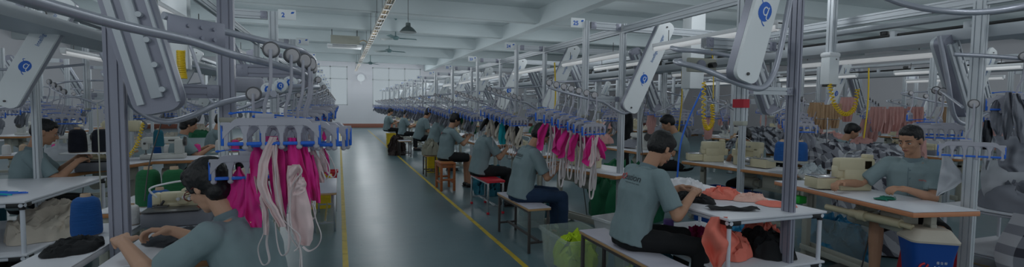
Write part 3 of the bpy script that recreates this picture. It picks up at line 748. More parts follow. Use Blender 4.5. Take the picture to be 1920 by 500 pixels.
# ---------------------------------------------------------------- furniture and machines
def table_top(b, w, d, th=.03): pass
def sewing_table(name, label, loc, rz, w=1.15, d=.6, h=.78, edge='table_edge', group=None, leg='beige_metal'):
    k = ('tb', w, d, h, edge, leg)
    if k not in PM:
        b = B(); b.box((0, 0, h - .004), (w, d, .008), ch=.003); m0 = b.mesh('tabletop', 'table_white')
        b = B(); b.box((0, 0, h - .026), (w + .004, d + .004, .036), ch=.006); m1 = b.mesh('wooden_edge', edge)
        b = B()
        b.box((0, 0, h - .10), (.06, .05, .12), ch=.004); b.box((0, 0, .36), (.07, .05, .60), ch=.005); b.box((0, 0, h - .052), (.05, d * .8, .03), ch=.004); b.box((0, 0, .045), (.06, d * .85, .05), ch=.006)
        for s in (-1, 1): b.cyl((0, s * d * .38, 0), (0, s * d * .38, .02), .022, 10)
        m2 = b.mesh('leg_frame', leg)
        b = B(); b.box((0, .05, .14), (w - .22, .035, .07), ch=.004); b.box((0, -.05, .14), (w - .22, .02, .05), ch=.004); m3 = b.mesh('cross_bar', leg)
        b = B(); b.cyl((-.02, 0, .58), (.16, 0, .58), .075, 18); b.cyl((.16, 0, .58), (.20, 0, .58), .045, 14); b.box((.07, 0, .69), (.14, .10, .08), ch=.01); b.lathe((.22, 0, .58), [(.001, -.012), (.05, -.012), (.035, 0), (.05, .012), (.001, .012)], 18, Ry(pi / 2)); m4 = b.mesh('motor', 'beige_metal')
        b = B(); b.box((0, -.12, .10), (.26, .18, .018), Rx(.25), ch=.006); b.cyl((.1, -.06, .12), (.14, -.02, .52), .006, 6); m5 = b.mesh('foot_pedal', 'machine_dark')
        b = B(); b.box((w * .28, -.05, .64), (.20, .14, .16), ch=.01); b.box((w * .28, -.123, .64), (.15, .006, .11), ch=.002); m6 = b.mesh('control_box', 'beige_metal')
        PM[k] = (m0, m1, m2, m3, m4, m5, m6)
    P_ = PM[k]; o = thing(name, label, 'table', loc, rz, group)
    link('tabletop', P_[0], o); link('wooden_edge', P_[1], o)
    for s in (-1, 1): link('leg', P_[2], o, (s * (w / 2 - .12), 0, 0))
    link('cross_bar', P_[3], o); link('motor', P_[4], o); link('foot_pedal', P_[5], o); link('control_box', P_[6], o)
    return o
def machine_protos():
    # overlock: squat cream head with arm, table plate, knobs, guide wires
    b = B(); b.box((-.01, -.03, .045), (.36, .26, .09), ch=.012); PM['ov_base'] = b.mesh('machine_base', 'machine_grey')
    b = B(); b.box((.0, .05, .10), (.30, .10, .05), ch=.015); b.box((.0, -.01, .15), (.06, .05, .08), ch=.015); b.box((.06, .04, .145), (.16, .11, .13), ch=.03); b.box((-.07, .045, .15), (.15, .08, .07), ch=.022)
    b.box((-.145, .03, .135), (.05, .07, .10), ch=.018); b.cyl((.14, .04, .15), (.175, .04, .15), .034, 18); PM['ov_body'] = b.mesh('machine_body', 'cream_machine')
    b = B(); b.box((-.03, -.12, .102), (.30, .16, .008), ch=.003); b.box((-.11, -.03, .106), (.07, .05, .012), ch=.003); b.cyl((-.145, .02, .06), (-.145, .02, .11), .006, 8); b.cyl((-.160, .02, .07), (-.160, .02, .12), .004, 8)
    b.box((-.145, -.01, .112), (.03, .05, .010), ch=.003); b.cyl((-.13, -.01, .09), (-.10, -.02, .14), .008, 8); PM['ov_plate'] = b.mesh('needle_plate', 'machine_dark')
    b = B()
    for i, (x, z) in enumerate(((-.02, .15), (.01, .16), (.04, .15), (.07, .16))): b.cyl((x, -.015, z), (x, -.045, z), .011, 10); b.cyl((x, -.045, z), (x, -.052, z), .006, 8)
    b.cyl((.02, .04, .21), (.02, .04, .25), .014, 12); b.cyl((.02, .04, .25), (.02, .04, .262), .020, 12); b.lathe((.19, .04, .15), [(.001, -.012), (.048, -.012), (.052, 0), (.048, .012), (.001, .012)], 20, Ry(pi / 2)); PM['ov_knob'] = b.mesh('tension_knobs', 'chrome')
    b = B(); b.tube(spline([(-.14, 0, .16), (-.17, -.03, .22), (-.08, -.03, .25), (.03, .03, .255), (.14, .05, .23), (.20, .05, .17)], 5), .006, 8); b.tube(spline([(.02, .0, .26), (.05, -.04, .285), (.12, -.03, .29), (.16, .0, .26)], 4), .003, 6); PM['ov_wire'] = b.mesh('thread_guide', 'white_paint')
    # lockstitch / flatbed
    b = B(); b.box((0, 0, .03), (.48, .18, .06), ch=.012); b.box((.17, 0, .15), (.10, .13, .20), ch=.022); b.box((-.02, 0, .235), (.40, .10, .085), ch=.024); b.box((-.19, 0, .19), (.075, .09, .15), ch=.020)
    PM['ls_body'] = b.mesh('machine_body', 'white_machine')
    b = B(); b.lathe((.235, 0, .22), [(.001, -.014), (.06, -.014), (.066, 0), (.06, .014), (.001, .014)], 22, Ry(pi / 2)); b.cyl((-.19, 0, .06), (-.19, 0, .12), .006, 8); b.box((-.19, -.01, .066), (.03, .05, .008), ch=.002); b.cyl((-.19, -.047, .20), (-.19, -.062, .20), .014, 12); b.box((.1, -.051, .235), (.08, .004, .02)); PM['ls_fit'] = b.mesh('hand_wheel', 'machine_dark')
    # flatlock: big angular cream machine with box
    b = B(); b.box((0, 0, .06), (.30, .17, .12), ch=.012); b.box((-.10, .03, .20), (.10, .12, .20), ch=.018); b.box((.0, .03, .245), (.34, .12, .12), ch=.022); b.box((.13, .02, .175), (.09, .10, .12), ch=.018); b.box((.02, .045, .15), (.20, .09, .12), ch=.015); b.box((-.17, .02, .15), (.08, .12, .10), ch=.015); b.box((-.13, .03, .32), (.07, .08, .04), ch=.01); PM['fl_body'] = b.mesh('machine_body', 'cream_machine')
    b = B(); b.box((.22, -.05, .062), (.26, .20, .105), ch=.008); PM['fl_box'] = b.mesh('machine_bed', 'cream_machine')
    b = B(); b.box((.22, -.05, .12), (.262, .202, .012), ch=.003); b.cyl((.19, .0, .12), (.19, .0, .17), .007, 8); b.box((.10, -.155, .07), (.09, .012, .09), ch=.003)
    for x in (-.06, .0, .05): b.cyl((x, -.028, .245), (x, -.05, .245), .012, 10)
    b.cyl((.13, -.02, .12), (.13, -.02, .16), .006, 8); b.box((.13, -.02, .128), (.03, .05, .008))
    b.tube(spline([(-.16, 0, .30), (-.2, -.02, .36), (-.05, -.03, .37), (.08, -.03, .31)], 4), .003, 6)
    b.cyl((-.12, -.02, .08), (-.12, -.06, .08), .02, 12); PM['fl_plate'] = b.mesh('needle_plate', 'chrome')
    # thread stand
    b = B(); b.cyl((0, 0, 0), (0, 0, .62), .007, 8); b.tube([(-.15, 0, .60), (.15, 0, .60)], .004, 6)
    for s in (-1, 1): b.tube([(s * .14, 0, .60), (s * .14, 0, .63)], .004, 6); b.lathe((s * .1, 0, .145), [(.001, 0), (.055, 0), (.055, .006), (.001, .006)], 16)
    b.tube([(-.1, 0, .148), (.1, 0, .148)], .006, 6); PM['stand'] = b.mesh('thread_stand', 'chrome')
machine_protos()
def machine(kind, loc, rz, label, group=None, sc=1.):
    o = thing('sewing_machine', label, 'sewing machine', loc, rz, group); o.scale = (sc,) * 3
    ks = {'ov': (('machine_base', 'ov_base'), ('machine_body', 'ov_body'), ('needle_plate', 'ov_plate'), ('tension_knobs', 'ov_knob'), ('thread_guide', 'ov_wire')),
          'ls': (('machine_body', 'ls_body'), ('hand_wheel', 'ls_fit')), 'fl': (('machine_body', 'fl_body'), ('machine_bed', 'fl_box'), ('needle_plate', 'fl_plate'))}[kind]
    for n, k in ks: link(n, PM[k], o)
    return o
def cone(loc, m, label, r=.055, h=.16, group=None, tilt=0.):
    k = ('cone', m, r, h)
    if k not in PM:
        b = B(); b.lathe((0, 0, 0), [(.001, .004), (r, .004), (r * 1.04, .02), (r * 1.03, .06 * h / .16), (r * .93, h * .80), (r * .80, h * .90), (r * .55, h * .955), (r * .38, h * .965), (.001, h * .965)], 26); m0 = b.mesh('wound_thread', m)
        b = B(); b.lathe((0, 0, 0), [(.001, 0), (r * .9, 0), (r * .9, .006), (r * .36, h * .95), (r * .33, h * 1.04), (r * .24, h * 1.04), (r * .22, h * .97), (.001, h * .97)], 20); PM[k] = (m0, b.mesh('core', 'cone_core'))
    o = thing('thread_cone', label, 'thread cone', loc, 0, group); link('wound_thread', PM[k][0], o); link('core', PM[k][1], o); return o
def heap(loc, rx, ry, h, m, label, name='fabric_pile', seed=0, rz=0., group=None, res=64, rough=1., cat='fabric', skirt=0., parent=None):
    """crumpled cloth: a low mound broken up by ridged creases"""
    b = B(); nz = noise.noise
    def fn(u, v):
        a = u * 2 * pi; r = v ** .85
        e = 1 + .22 * nz(V((cos(a) * 1.3, sin(a) * 1.3, seed))) + .10 * nz(V((cos(a) * 3.5, sin(a) * 3.5, seed + 5)))
        X_, Y_ = cos(a) * r * e, sin(a) * r * e
        q = V((X_ * 1.5 + seed * 3.1, Y_ * 1.5, seed)); w = V((nz(q * 1.3), nz(q * 1.3 + V((7, 0, 0))), 0)) * .8; q = q + w
        r1 = (1 - abs(nz(q * 1.1)) * 1.9); r2 = (1 - abs(nz(q * 2.3 + V((3, 1, 0)))) * 2); r3_ = (1 - abs(nz(q * 5.2)) * 2)
        prof = max(0, 1 - r ** 2.6) ** .75
        z = h * (prof * (.42 + .38 * r1) + (.20 * r2 + .09 * r3_) * rough * min(1, prof * 2.5))
        x, y = X_ * rx, Y_ * ry; k = h * .22 * min(1, prof * 3)
        x += k * nz(q * 2.9 + V((0, 9, 0))); y += k * nz(q * 2.9 + V((0, 0, 9)))
        if v > .93: z -= skirt * (v - .93) / .07
        return (x, y, max(z, .002 - skirt))
    b.sheet(fn, res, res // 2); b.uvs = [(p[0] * 2.2 + p[2] * 1.7 + .15 * nz(V(p) * 5), p[1] * 2.2 - p[2] * 1.1 + .15 * nz(V(p) * 5 + V((4, 4, 4)))) for p in b.v]
    o = b.obj(name, m, parent, 50, loc, rz)
    return tag(o, label, cat, group) if parent is None else o
SN = [0]
def piece(rows, d, m, name, root, seed=0, folds=.9, amp=.013, th=.002):
    """cloth piece cut to a measured outline: rows (y, left, right) in the photograph, at distance d"""
    ys = [r[0] for r in rows]; b = B(); ctr = at(sum(r[1] + r[2] for r in rows) / len(rows) / 2, ys[len(ys) // 2], d)
    fwd_ = (ctr - V((0, 0, 1.5))).normalized()
    def fn(u, v):
        y = ys[0] + (ys[-1] - ys[0]) * v; i = max(k for k in range(len(ys)) if ys[k] <= y + 1e-6); i = min(i, len(ys) - 2)
        t = (y - ys[i]) / (ys[i + 1] - ys[i]); t = t * t * (3 - 2 * t) * .6 + t * .4
        l = rows[i][1] * (1 - t) + rows[i + 1][1] * t; r = rows[i][2] * (1 - t) + rows[i + 1][2] * t
        w = (r - l) / 60
        dz = amp * min(1.3, .35 + w) * (sin(u * 2 * pi * folds + seed + 2.2 * sin(v * 3 + seed)) + .22 * sin(u * 2 * pi * folds * 2.6 + v * 4 + seed)) + .018 * nz_(u * 1.5 + seed, v * 3)
        return at(l + (r - l) * u, y, d + dz) - root.location
    b.sheet(fn, 22, 26, th); return b.obj(name, m, root, 70)
def nz_(a, c): return noise.noise(V((a * 1.7, c * 1.7, 1.3)))
def ribbon(pts, d, root, m='strap_white', name='strap', r=.0075):
    P = []
    for i, p in enumerate(pts): P.append(at(p[0], p[1], d + (p[2] if len(p) > 2 else 0)) - root.location)
    b = B(); b.tube(spline(P, 7), r, 8, flat=.35, up=(0, 1, 0)); return b.obj(name, m, root, 70)
def drape(pts_fn, nu, nv, m, name, label, cat='fabric', th=.004, group=None, loc=(0, 0, 0), rz=0.):
    b = B(); b.sheet(pts_fn, nu, nv, th); o = b.obj(name, m, None, 70, loc, rz); return tag(o, label, cat, group)
def bench(name, label, loc, rz, L=.95, w=.24, h=.47, top='bench_top', leg='bench_leg', wood=False, cap=None, group=None, cat='bench', edge='wood_tan'):
    o = thing(name, label, cat, loc, rz, group)
    if wood:
        b = B(); b.box((0, 0, h - .015), (w, L, .03), ch=.006); b.obj('seat', 'wood_stool', o)
        b = B(); b.box((0, 0, h + .004), (w * .8, L * .8, .012), ch=.004); b.obj('seat_pad', 'table_edge', o)
        for sx in (-1, 1):
            for sy in (-1, 1): b = B(); b.box((sx * (w / 2 - .025), sy * (L / 2 - .03), (h - .03) / 2), (.042, .042, h - .03), ch=.003); b.obj('leg', 'wood_stool', o)
        for sx in (-1, 1): b = B(); b.box((sx * (w / 2 - .025), 0, h - .065), (.02, L - .1, .05), ch=.002); b.box((sx * (w / 2 - .025), 0, .14), (.02, L - .1, .035), ch=.002); b.obj('side_rail', 'wood_stool', o)
        for sy in (-1, 1): b = B(); b.box((0, sy * (L / 2 - .03), h - .065), (w - .09, .02, .05), ch=.002); b.box((0, sy * (L / 2 - .03), .20), (w - .09, .02, .035), ch=.002); b.obj('end_rail', 'wood_stool', o)
        return o
    b = B(); b.box((0, 0, h - .003), (w, L, .008), ch=.002); b.obj('seat', top, o); b = B(); b.box((0, 0, h - .018), (w, L, .022), ch=.003); b.obj('seat_edge', edge, o)
    for sx in (-1, 1):
        for sy in (-1, 1):
            b = B(); b.box((sx * (w / 2 - .02), sy * (L / 2 - .03), (h - .03) / 2), (.026, .026, h - .03), ch=.003); l = b.obj('leg', leg, o)
            if cap: b = B(); b.box((sx * (w / 2 - .02), sy * (L / 2 - .03), .016), (.034, .034, .032), ch=.004); b.obj('foot_cap', cap, l)
    for sy in (-1, 1): b = B(); b.box((0, sy * (L / 2 - .03), .11), (w - .06, .02, .022)); b.obj('end_rail', leg, o)
    b = B(); b.box((0, 0, .12), (.022, L - .06, .022)); b.obj('stretcher', leg, o)
    b = B()
    for sx in (-1, 1): b.box((sx * (w / 2 - .02), 0, h - .042), (.022, L - .08, .022))
    b.obj('frame_rail', leg, o); return o
def shelf_table(label, x0, x1, y0, y1, zs, legs, name='shelf_table'):
    """pipe-frame work table with boards at heights zs"""
    o = thing(name, label, 'table', ((x0 + x1) / 2, (y0 + y1) / 2, 0)); cx, cy = (x0 + x1) / 2, (y0 + y1) / 2; w, d = x1 - x0, y1 - y0
    for i, z in enumerate(zs):
        b = B(); b.box((0, 0, z - .008), (w, d, .016), ch=.004); b.obj('shelf_board' if i else 'tabletop', 'table_white', o)
        b = B()
        for s in (-1, 1):
            b.cyl((s * (w / 2 - .03), -d / 2 + .01, z - .033), (s * (w / 2 - .03), d / 2 - .01, z - .033), .014, 10); b.cyl((-w / 2 + .01, s * (d / 2 - .03), z - .033), (w / 2 - .01, s * (d / 2 - .03), z - .033), .014, 10)
        b.obj('frame_pipe', 'steel_white', o)
    for sx in (-1, 1):
        for sy in (-1, 1):
            b = B(); b.cyl((0, 0, 0), (0, 0, zs[0] - .02), .014, 12); l = b.obj('leg', 'steel_white', o, 35, (sx * (w / 2 - .03), sy * (d / 2 - .03), 0))
            for z in zs:
                b = B(); b.box((0, -sy * .035, z - .033), (.036, .10, .036), ch=.008); b.box((-sx * .035, 0, z - .033), (.10, .036, .036), ch=.008); b.cyl((0, 0, z - .065), (0, 0, z - .012), .019, 12); b.obj('pipe_joint', 'black_plastic', l)
    return o
def bin_box(label, loc, rz, w, d, h, m='clear_plastic', name='plastic_bin', content=None, taper=.88, cat='bin'):
    o = thing(name, label, cat, loc, rz)
    b = B(); R = []
    def rr(w, d, z, r=.04): 
        P = []
        for cx, cy, a0 in ((w / 2 - r, -d / 2 + r, -pi / 2), (w / 2 - r, d / 2 - r, 0), (-w / 2 + r, d / 2 - r, pi / 2), (-w / 2 + r, -d / 2 + r, pi)): P += [V((cx + r * cos(a0 + pi / 2 * q / 4), cy + r * sin(a0 + pi / 2 * q / 4), z)) for q in range(5)]
        return P
    t = taper
    b.rings([rr(w * t - .01, d * t - .01, .008), rr(w * t, d * t, 0), rr(w * (t + 1) / 2, d * (t + 1) / 2, h * .5), rr(w, d, h - .03), rr(w + .03, d + .03, h - .028), rr(w + .03, d + .03, h), rr(w - .01, d - .01, h), rr(w * t - .01, d * t - .01, .01)], False); b.f.append(tuple(range(20)))
    b.obj('bin_body', m, o); return o
def coil(pts, r, turns, rad, label, m='yellow_cable', name='air_hose', cat='hose'):
    P = spline(pts, 10); n = turns * 9; L = len(P) - 1; out = []
    for i in range(n + 1):
        t = i / n * L; k = min(int(t), L - 1); f = t - k; c = P[k].lerp(P[k + 1], f); d = P[k + 1] - P[k]; s, u, _ = frame(d)
        a = 2 * pi * i / 9; out.append(c + (s * cos(a) + u * sin(a)) * rad)
    o0 = out[0].copy(); b = B(); b.tube([p - o0 for p in out], r, 5); o = b.obj(name, m, None, 60, o0); return tag(o, label, cat)
# ================================================================ the place
# ---- camera
yaw, pitch, roll = radians(19.7), radians(3.2), radians(.6)
cam = bpy.data.cameras.new('camera'); co = bpy.data.objects.new('camera', cam); COL.objects.link(co); S.camera = co
fw = V((sin(yaw) * cos(pitch), cos(yaw) * cos(pitch), -sin(pitch))); rt = V((cos(yaw), -sin(yaw), 0)); up = rt.cross(fw)
r2 = rt * cos(roll) + up * sin(roll); u2 = up * cos(roll) - rt * sin(roll)
co.matrix_world = Matrix.Translation((0, 0, 1.5)) @ Matrix((r2, u2, -fw)).transposed().to_4x4()
cam.sensor_width = 36; cam.lens = 36 * 905 / 1920; cam.clip_start = .05; cam.clip_end = 200

# ---- shell
XL, XR, YN, YF, ZC = -12., 24., -3., 33.5, 4.35
b = B(); b.box(((XL + XR) / 2, (YN + YF) / 2, -.1), (XR - XL, YF - YN, .2)); struct(b.obj('floor', 'floor_teal', None, 0))
b = B(); b.box(((XL + XR) / 2, (YN + YF) / 2, ZC + .1), (XR - XL, YF - YN, .2)); struct(b.obj('ceiling', 'ceiling_paint', None, 0))
b = B(); b.box((XL - .1, (YN + YF) / 2, ZC / 2), (.2, YF - YN, ZC)); struct(b.obj('wall_left', 'wall_paint', None, 0))
b = B(); b.box((XR + .1, (YN + YF) / 2, ZC / 2), (.2, YF - YN, ZC)); struct(b.obj('wall_right', 'wall_paint', None, 0))
# far wall with window openings
wins = [(-2.6, .53), (2.09, 5.3), (-7.6, -4.4), (7.5, 10.7)]
b = B(); zb, zt = 1.47, 4.0
b.box(((XL + XR) / 2, YF + .1, zb / 2), (XR - XL, .2, zb)); b.box(((XL + XR) / 2, YF + .1, (zt + ZC) / 2), (XR - XL, .2, ZC - zt))
xs = sorted([XL] + [x for w in wins for x in w] + [XR])
for i in range(0, len(xs), 2): b.box(((xs[i] + xs[i + 1]) / 2, YF + .1, (zb + zt) / 2), (xs[i + 1] - xs[i], .2, zt - zb))
struct(b.obj('wall_far', 'wall_paint', None, 0))
mk('pane', (.85, .9, .92), .6, trans=1.)
for i, (a, c) in enumerate(wins):
    w = link('window_%d' % (i + 1), None, None, ((a + c) / 2, YF, zb)); struct(w); W_ = c - a; H_ = zt - zb
    b = B()
    for z in (.03, H_ - .03, H_ * .68): b.box((0, .05, z), (W_, .08, .06))
    for q in range(4): b.box((-W_ / 2 + .03 + (W_ - .06) * q / 3, .05, H_ / 2), (.06, .08, H_))
    b.obj('window_frame', 'window_frame', w); b = B(); b.box((0, .06, H_ / 2), (W_ - .02, .008, H_ - .02)); b.obj('window_pane', 'pane', w)
b = B(); b.box(((XL + XR) / 2, YF - .012, .13), (XR - XL, .024, .26), ch=.005); struct(b.obj('baseboard_far', 'baseboard_red'))
for y in (-1., 2.6, 6., 9.6, 13.3, 16.6, 20.3, 24.6, 29.):
    b = B(); b.box((0, 0, 0), (XR - XL, .30, .42), ch=.01); o = b.obj('ceiling_beam', 'ceiling_paint', None, 35, ((XL + XR) / 2, y, ZC - .21)); struct(o)
b = B(); b.box((0, 0, 0), (.30, YF - YN, .5), ch=.01)
for x in (-5.2, 5.65): struct(link('ceiling_beam', b.mesh('girder', 'ceiling_paint'), None, (x, (YN + YF) / 2, ZC - .25)))
# wall column pieces behind the rows
# painted lines (a few mm of paint), broken where worn
def line(x0, y0, x1, y1, label, wd=.05):
    b = B(); n = int(abs(y1 - y0 + (x1 - x0)) / .5); d = V((x1 - x0, y1 - y0, 0)); s = V((-d.y, d.x, 0)).normalized() * wd / 2; r_ = random.Random(3)
    for i in range(n):
        t0, t1 = i / n, (i + .985) / n; a = V((x0, y0, .0008)) + d * t0; c = V((x0, y0, .0008)) + d * t1
        R = [[p - s * (1 + r_.uniform(-.06, .1)), p + s * (1 + r_.uniform(-.06, .1)), p + s + V((0, 0, .001)), p - s + V((0, 0, .001))] for p in (a, a.lerp(c, .33), a.lerp(c, .66), c)]
        b.rings(R)
    o = b.obj('trim_line', 'line_yellow', None, 0); struct(o); return o
line(.045, 1, .03, 30, ''); line(1.64, 1, 1.61, 30, ''); line(5.95, 2.9, 6.6, 2.2, ''); line(5.9, 1.6, 5.9, 28, '')

# ---- ceiling things
b = B(); t = thing('cable_tray', 'long slotted cable tray with copper pipes running along the ceiling', 'cable tray', (1.0, 17, 3.62))
b.box((-.07, 0, 0), (.012, 30, .07)); b.box((.07, 0, 0), (.012, 30, .07)); b.obj('tray_side', 'tray_metal', t)
b = B(); b.box((0, 0, 0), (.14, .10, .012)); rung_ = b.mesh('rung', 'white_paint')
for i in range(50): link('tray_rung', rung_, t, (0, -14.9 + .6 * i, -.02))
b = B(); b.cyl((-.03, -15, .01), (-.03, 15, .01), .018); b.cyl((.02, -15, .015), (.02, 15, .015), .022); b.obj('pipe', 'copper_pipe', t)
b = B(); [b.cyl((s * .07, -14 + 2.5 * i, .03), (s * .07, -14 + 2.5 * i, .72), .006, 6) for i in range(12) for s in (-1, 1)]; b.obj('hanging_rod', 'machine_dark', t)
def fan(x, y, z, label, rz):
    o = thing('ceiling_fan', label, 'fan', (x, y, z), rz)
    b = B(); b.cyl((0, 0, .06), (0, 0, ZC - z - .001), .018, 8); b.lathe((0, 0, ZC - z - .08), [(.001, 0), (.05, .02), (.07, .079), (.001, .079)], 14); b.obj('down_rod', 'fan_teal', o)
    b = B(); b.lathe((0, 0, 0), [(.001, -.07), (.07, -.06), (.12, -.01), (.12, .03), (.06, .07), (.001, .075)], 20); b.obj('motor_housing', 'fan_teal', o)
    for q in range(3):
        b = B(); b.sheet(lambda u, v: (.12 + .58 * u, (v - .5) * (.10 + .05 * u), .012 * (v - .5) * 4), 8, 4, .004); l = b.obj('blade', 'fan_teal', o); l.rotation_euler.z = q * 2 * pi / 3
fan(1.95, 20.5, 3.72, 'teal ceiling fan nearest the pendant lamp', .3); fan(1.5, 25.5, 3.6, 'teal ceiling fan in front of the far wall', .9); fan(1.78, 16.5, 3.72, 'teal ceiling fan between the pendant lamp and the other fans', .1)
o = thing('pendant_lamp', 'dark bell-shaped pendant lamp hanging over the aisle', 'lamp', (1.565, 11.8, 3.36))
b = B(); b.lathe((0, 0, 0), [(.20, -.12), (.19, -.10), (.12, -.02), (.06, .02), (.055, .10), (.001, .11), (.001, .10), (.045, .09), (.05, .02), (.11, -.03), (.185, -.115)], 26); b.obj('lamp_shade', 'lamp_green', o)
b = B(); b.cyl((0, 0, .10), (0, 0, ZC - 3.36), .006, 6); b.obj('cord', 'machine_dark', o); b = B(); b.ell((0, 0, -.06), (.05, .05, .06)); b.obj('bulb', 'white_paint', o)
o = thing('air_conditioner', 'ceiling-hung air conditioner cassette with a bare metal box', 'air conditioner', (.2, 18.2, 3.55))
b = B(); b.box((0, 0, .0), (1.15, .9, .07), ch=.02); b.obj('grille_panel', 'white_paint', o); b = B(); b.box((0, -.455, -.005), (.8, .012, .02)); b.box((0, -.3, -.038), (.8, .06, .01)); b.obj('air_slot', 'machine_dark', o)
b = B(); b.box((.02, 0, .19), (.95, .72, .30), ch=.01); b.obj('metal_box', 'beige_metal', o); b = B(); [b.cyl((sx * .42, sy * .3, .3), (sx * .42, sy * .3, .795), .008, 6) for sx in (-1, 1) for sy in (-1, 1)]; b.obj('hanging_rod', 'machine_dark', o)
b = B(); b.tube(spline([(.5, 0, .2), (.62, 0, .25), (.7, -.2, .2), (.78, -.3, .1)], 5), .02, 8); b.obj('pipe', 'copper_pipe', o)
b = B(); b.lathe((0, 0, 0), [(.001, 0), (.21, 0), (.24, .02), (.24, .05), (.001, .06)], 22, Rx(pi / 2)); b.box((0, .03, -.25), (.05, .05, .3)); o = b.obj('wall_fan', 'white_paint', None, 35, (1.35, 33.06, 3.25)); tag(o, 'small round white fan high on the far wall', 'fan')

# ---- station frames
Yk = lambda k: 2.45 + 2.115 * k
Yl = lambda j: 3.15 + 2.13 * (j - 1)
ORD = ['first', 'second', 'third', 'fourth', 'fifth', 'sixth', 'seventh', 'eighth']
def sign(x, y, z, num, side, rowname, d):
    k = ('sg', side)
    if k not in PM: b = B(); b.box((0, 0, 0), (.16, .006, .10), ch=.003); PM[k] = b.mesh('plate', 'panel_white')
    o = thing('station_sign', 'white sign plate with the blue number %s over the %s row' % (NW[int(num)], rowname), 'sign', (x, y, z), 0, None)
    link('plate', PM[k], o)
    t = link('number', text_mesh(num, .062, 'number', 'logo_blue', .0006, .0016), o, (-.025 if side > 0 else -.035, -.0042, -.006)); t.rotation_euler = (pi / 2, 0, 0)
    if 'sgm' not in PM: b = B(); b.ell((0, 0, 0), (.013, .002, .009), None, 10, 6); b.box((.008, 0, .006), (.016, .003, .007)); b.box((-.009, 0, -.007), (.012, .003, .006)); PM['sgm'] = b.mesh('emblem', 'logo_blue')
    link('emblem', PM['sgm'], o, (.050, -.0042, .022))

def station(X0, sx, Y, where, lvl, num=None, rowname='', grp=None, wheels=7, styles=('grey',), seedb=0, panel=True, z0=0, gwhere=None):
    """lvl 0 = close, 1 = middle, 2 = far. sx: +1 when the frame lies to the right of the aisle side"""
    X = lambda d: X0 + sx * d
    far = lvl >= 2; g = grp
    wp, hp = (.04, .08) if sx > 0 else (.08, .04)
    post(X(.45), Y, 0, 2.40, wp, hp, 'floor_post', 'grey aluminium floor post ' + where, g and g + ' floor posts', foot=True)
    post(X(0), Y, 1.42, 2.40, wp, hp, 'hanging_post', 'grey aluminium post hanging from the top frame ' + where, g and g + ' hanging posts')
    beam((X(.05), Y, 2.36), (X(.41), Y, 2.36), .04, .08, 'outrigger_beam', 'short grey top beam toward the aisle ' + where, g and g + ' outrigger beams')
    beam((X(.05), Y, 1.59), (X(.41), Y, 1.59), .04, .06, 'crossbar', 'short grey crossbar at head height ' + where, g and g + ' crossbars')
    # rail: U under the lift arm then out toward the aisle
    dy = Y - 4.56
    P = [(-.36, 4.72, 1.735), (-.39, 4.60, 1.70), (-.27, 4.42, 1.64), (-.08, 4.24, 1.575), (.05, 4.26, 1.55), (.20, 4.29, 1.48), (.33, 4.30, 1.443), (.46, 4.30, 1.50), (.53, 4.30, 1.62), (.62, 4.30, 1.95), (.72, 4.30, 2.25)]
    P = [(X(x), y + dy, z) for x, y, z in P]
    pipe(P, .014 if lvl < 2 else .013, 'hanger_rail', 'bent grey tube rail carrying hangers ' + where, 'rail', g and g + ' hanger rails', n=5 if lvl < 2 else 3, seg=10 if lvl < 2 else 6)
    P2 = [(-.36, 4.72, 1.735), (-.30, 4.78, 1.76), (-.20, 4.72, 1.77), (.02, 4.66, 1.78), (.35, 4.70, 1.80), (.75, 4.75, 1.86)]
    pipe([(X(x), y + dy, z) for x, y, z in P2], .012, 'return_rail', 'upper grey return tube of the rail ' + where, 'rail', g and g + ' return rails', n=5 if lvl < 2 else 3, seg=8)
    if panel:
        chute((X(.36), Y - .28, 1.46), (X(.82), Y - .28, 2.40), .185, sx, ('white tilted lift arm with blue emblem ' if sx > 0 else 'grey tilted lift arm seen from behind ') + where, g and g + ' lift arms', back=sx < 0)
    # hangers on the sloping stretch
    a, c = V((X(-.07), 4.23 + dy, 1.575)), V((X(-.385), 4.62 + dy, 1.705))
    for i in range(wheels):
        t = i / max(1, wheels - 1); p = a.lerp(c, t) + V((-sx * .012, -.022, .0)); rzb = sx * (.45 + rnd.uniform(-.12, .12))
        if lvl < 2: lab = 'clip hanger, %s from the low end, %s' % (ORD[i], where); gg = None
        else: lab = 'small grey hanger with blue clips ' + where; gg = (g or 'far') + ' hangers'
        h = hanger((p.x, p.y, p.z + .045), rzb, lab, gg, far=lvl > 0)
        for ch in h.children:
            if ch.name.startswith('wheel'): ch.rotation_euler.z = -sx * (.5) - rzb
        if styles:
            st = styles[i % len(styles)]
            if st:
                gg2 = (g or '') + ' ' + st + ' pieces' if (lvl >= 2) else None
                gl = None if lvl >= 2 else {'pink': 'magenta and white swimwear', 'dark': 'dark and cream swimwear', 'grey': 'grey cut pieces', 'turq': 'turquoise cloth'}[st] + ' on %s hanger from low end, %s' % (ORD[i], where)
                put_garment(st, seedb + i % 4, (p.x + .0, p.y - .002, p.z + .045 - .392), rzb, where, gg2, {1: 1.12, 2: 1.0}.get(round((Y - 2.45) / 2.115, 2), .85) if sx > 0 else .85, gl)
    if num: sign(X(-.105) if sx > 0 else X(-.125), Y - .012, 2.375, num, sx, rowname, 0)

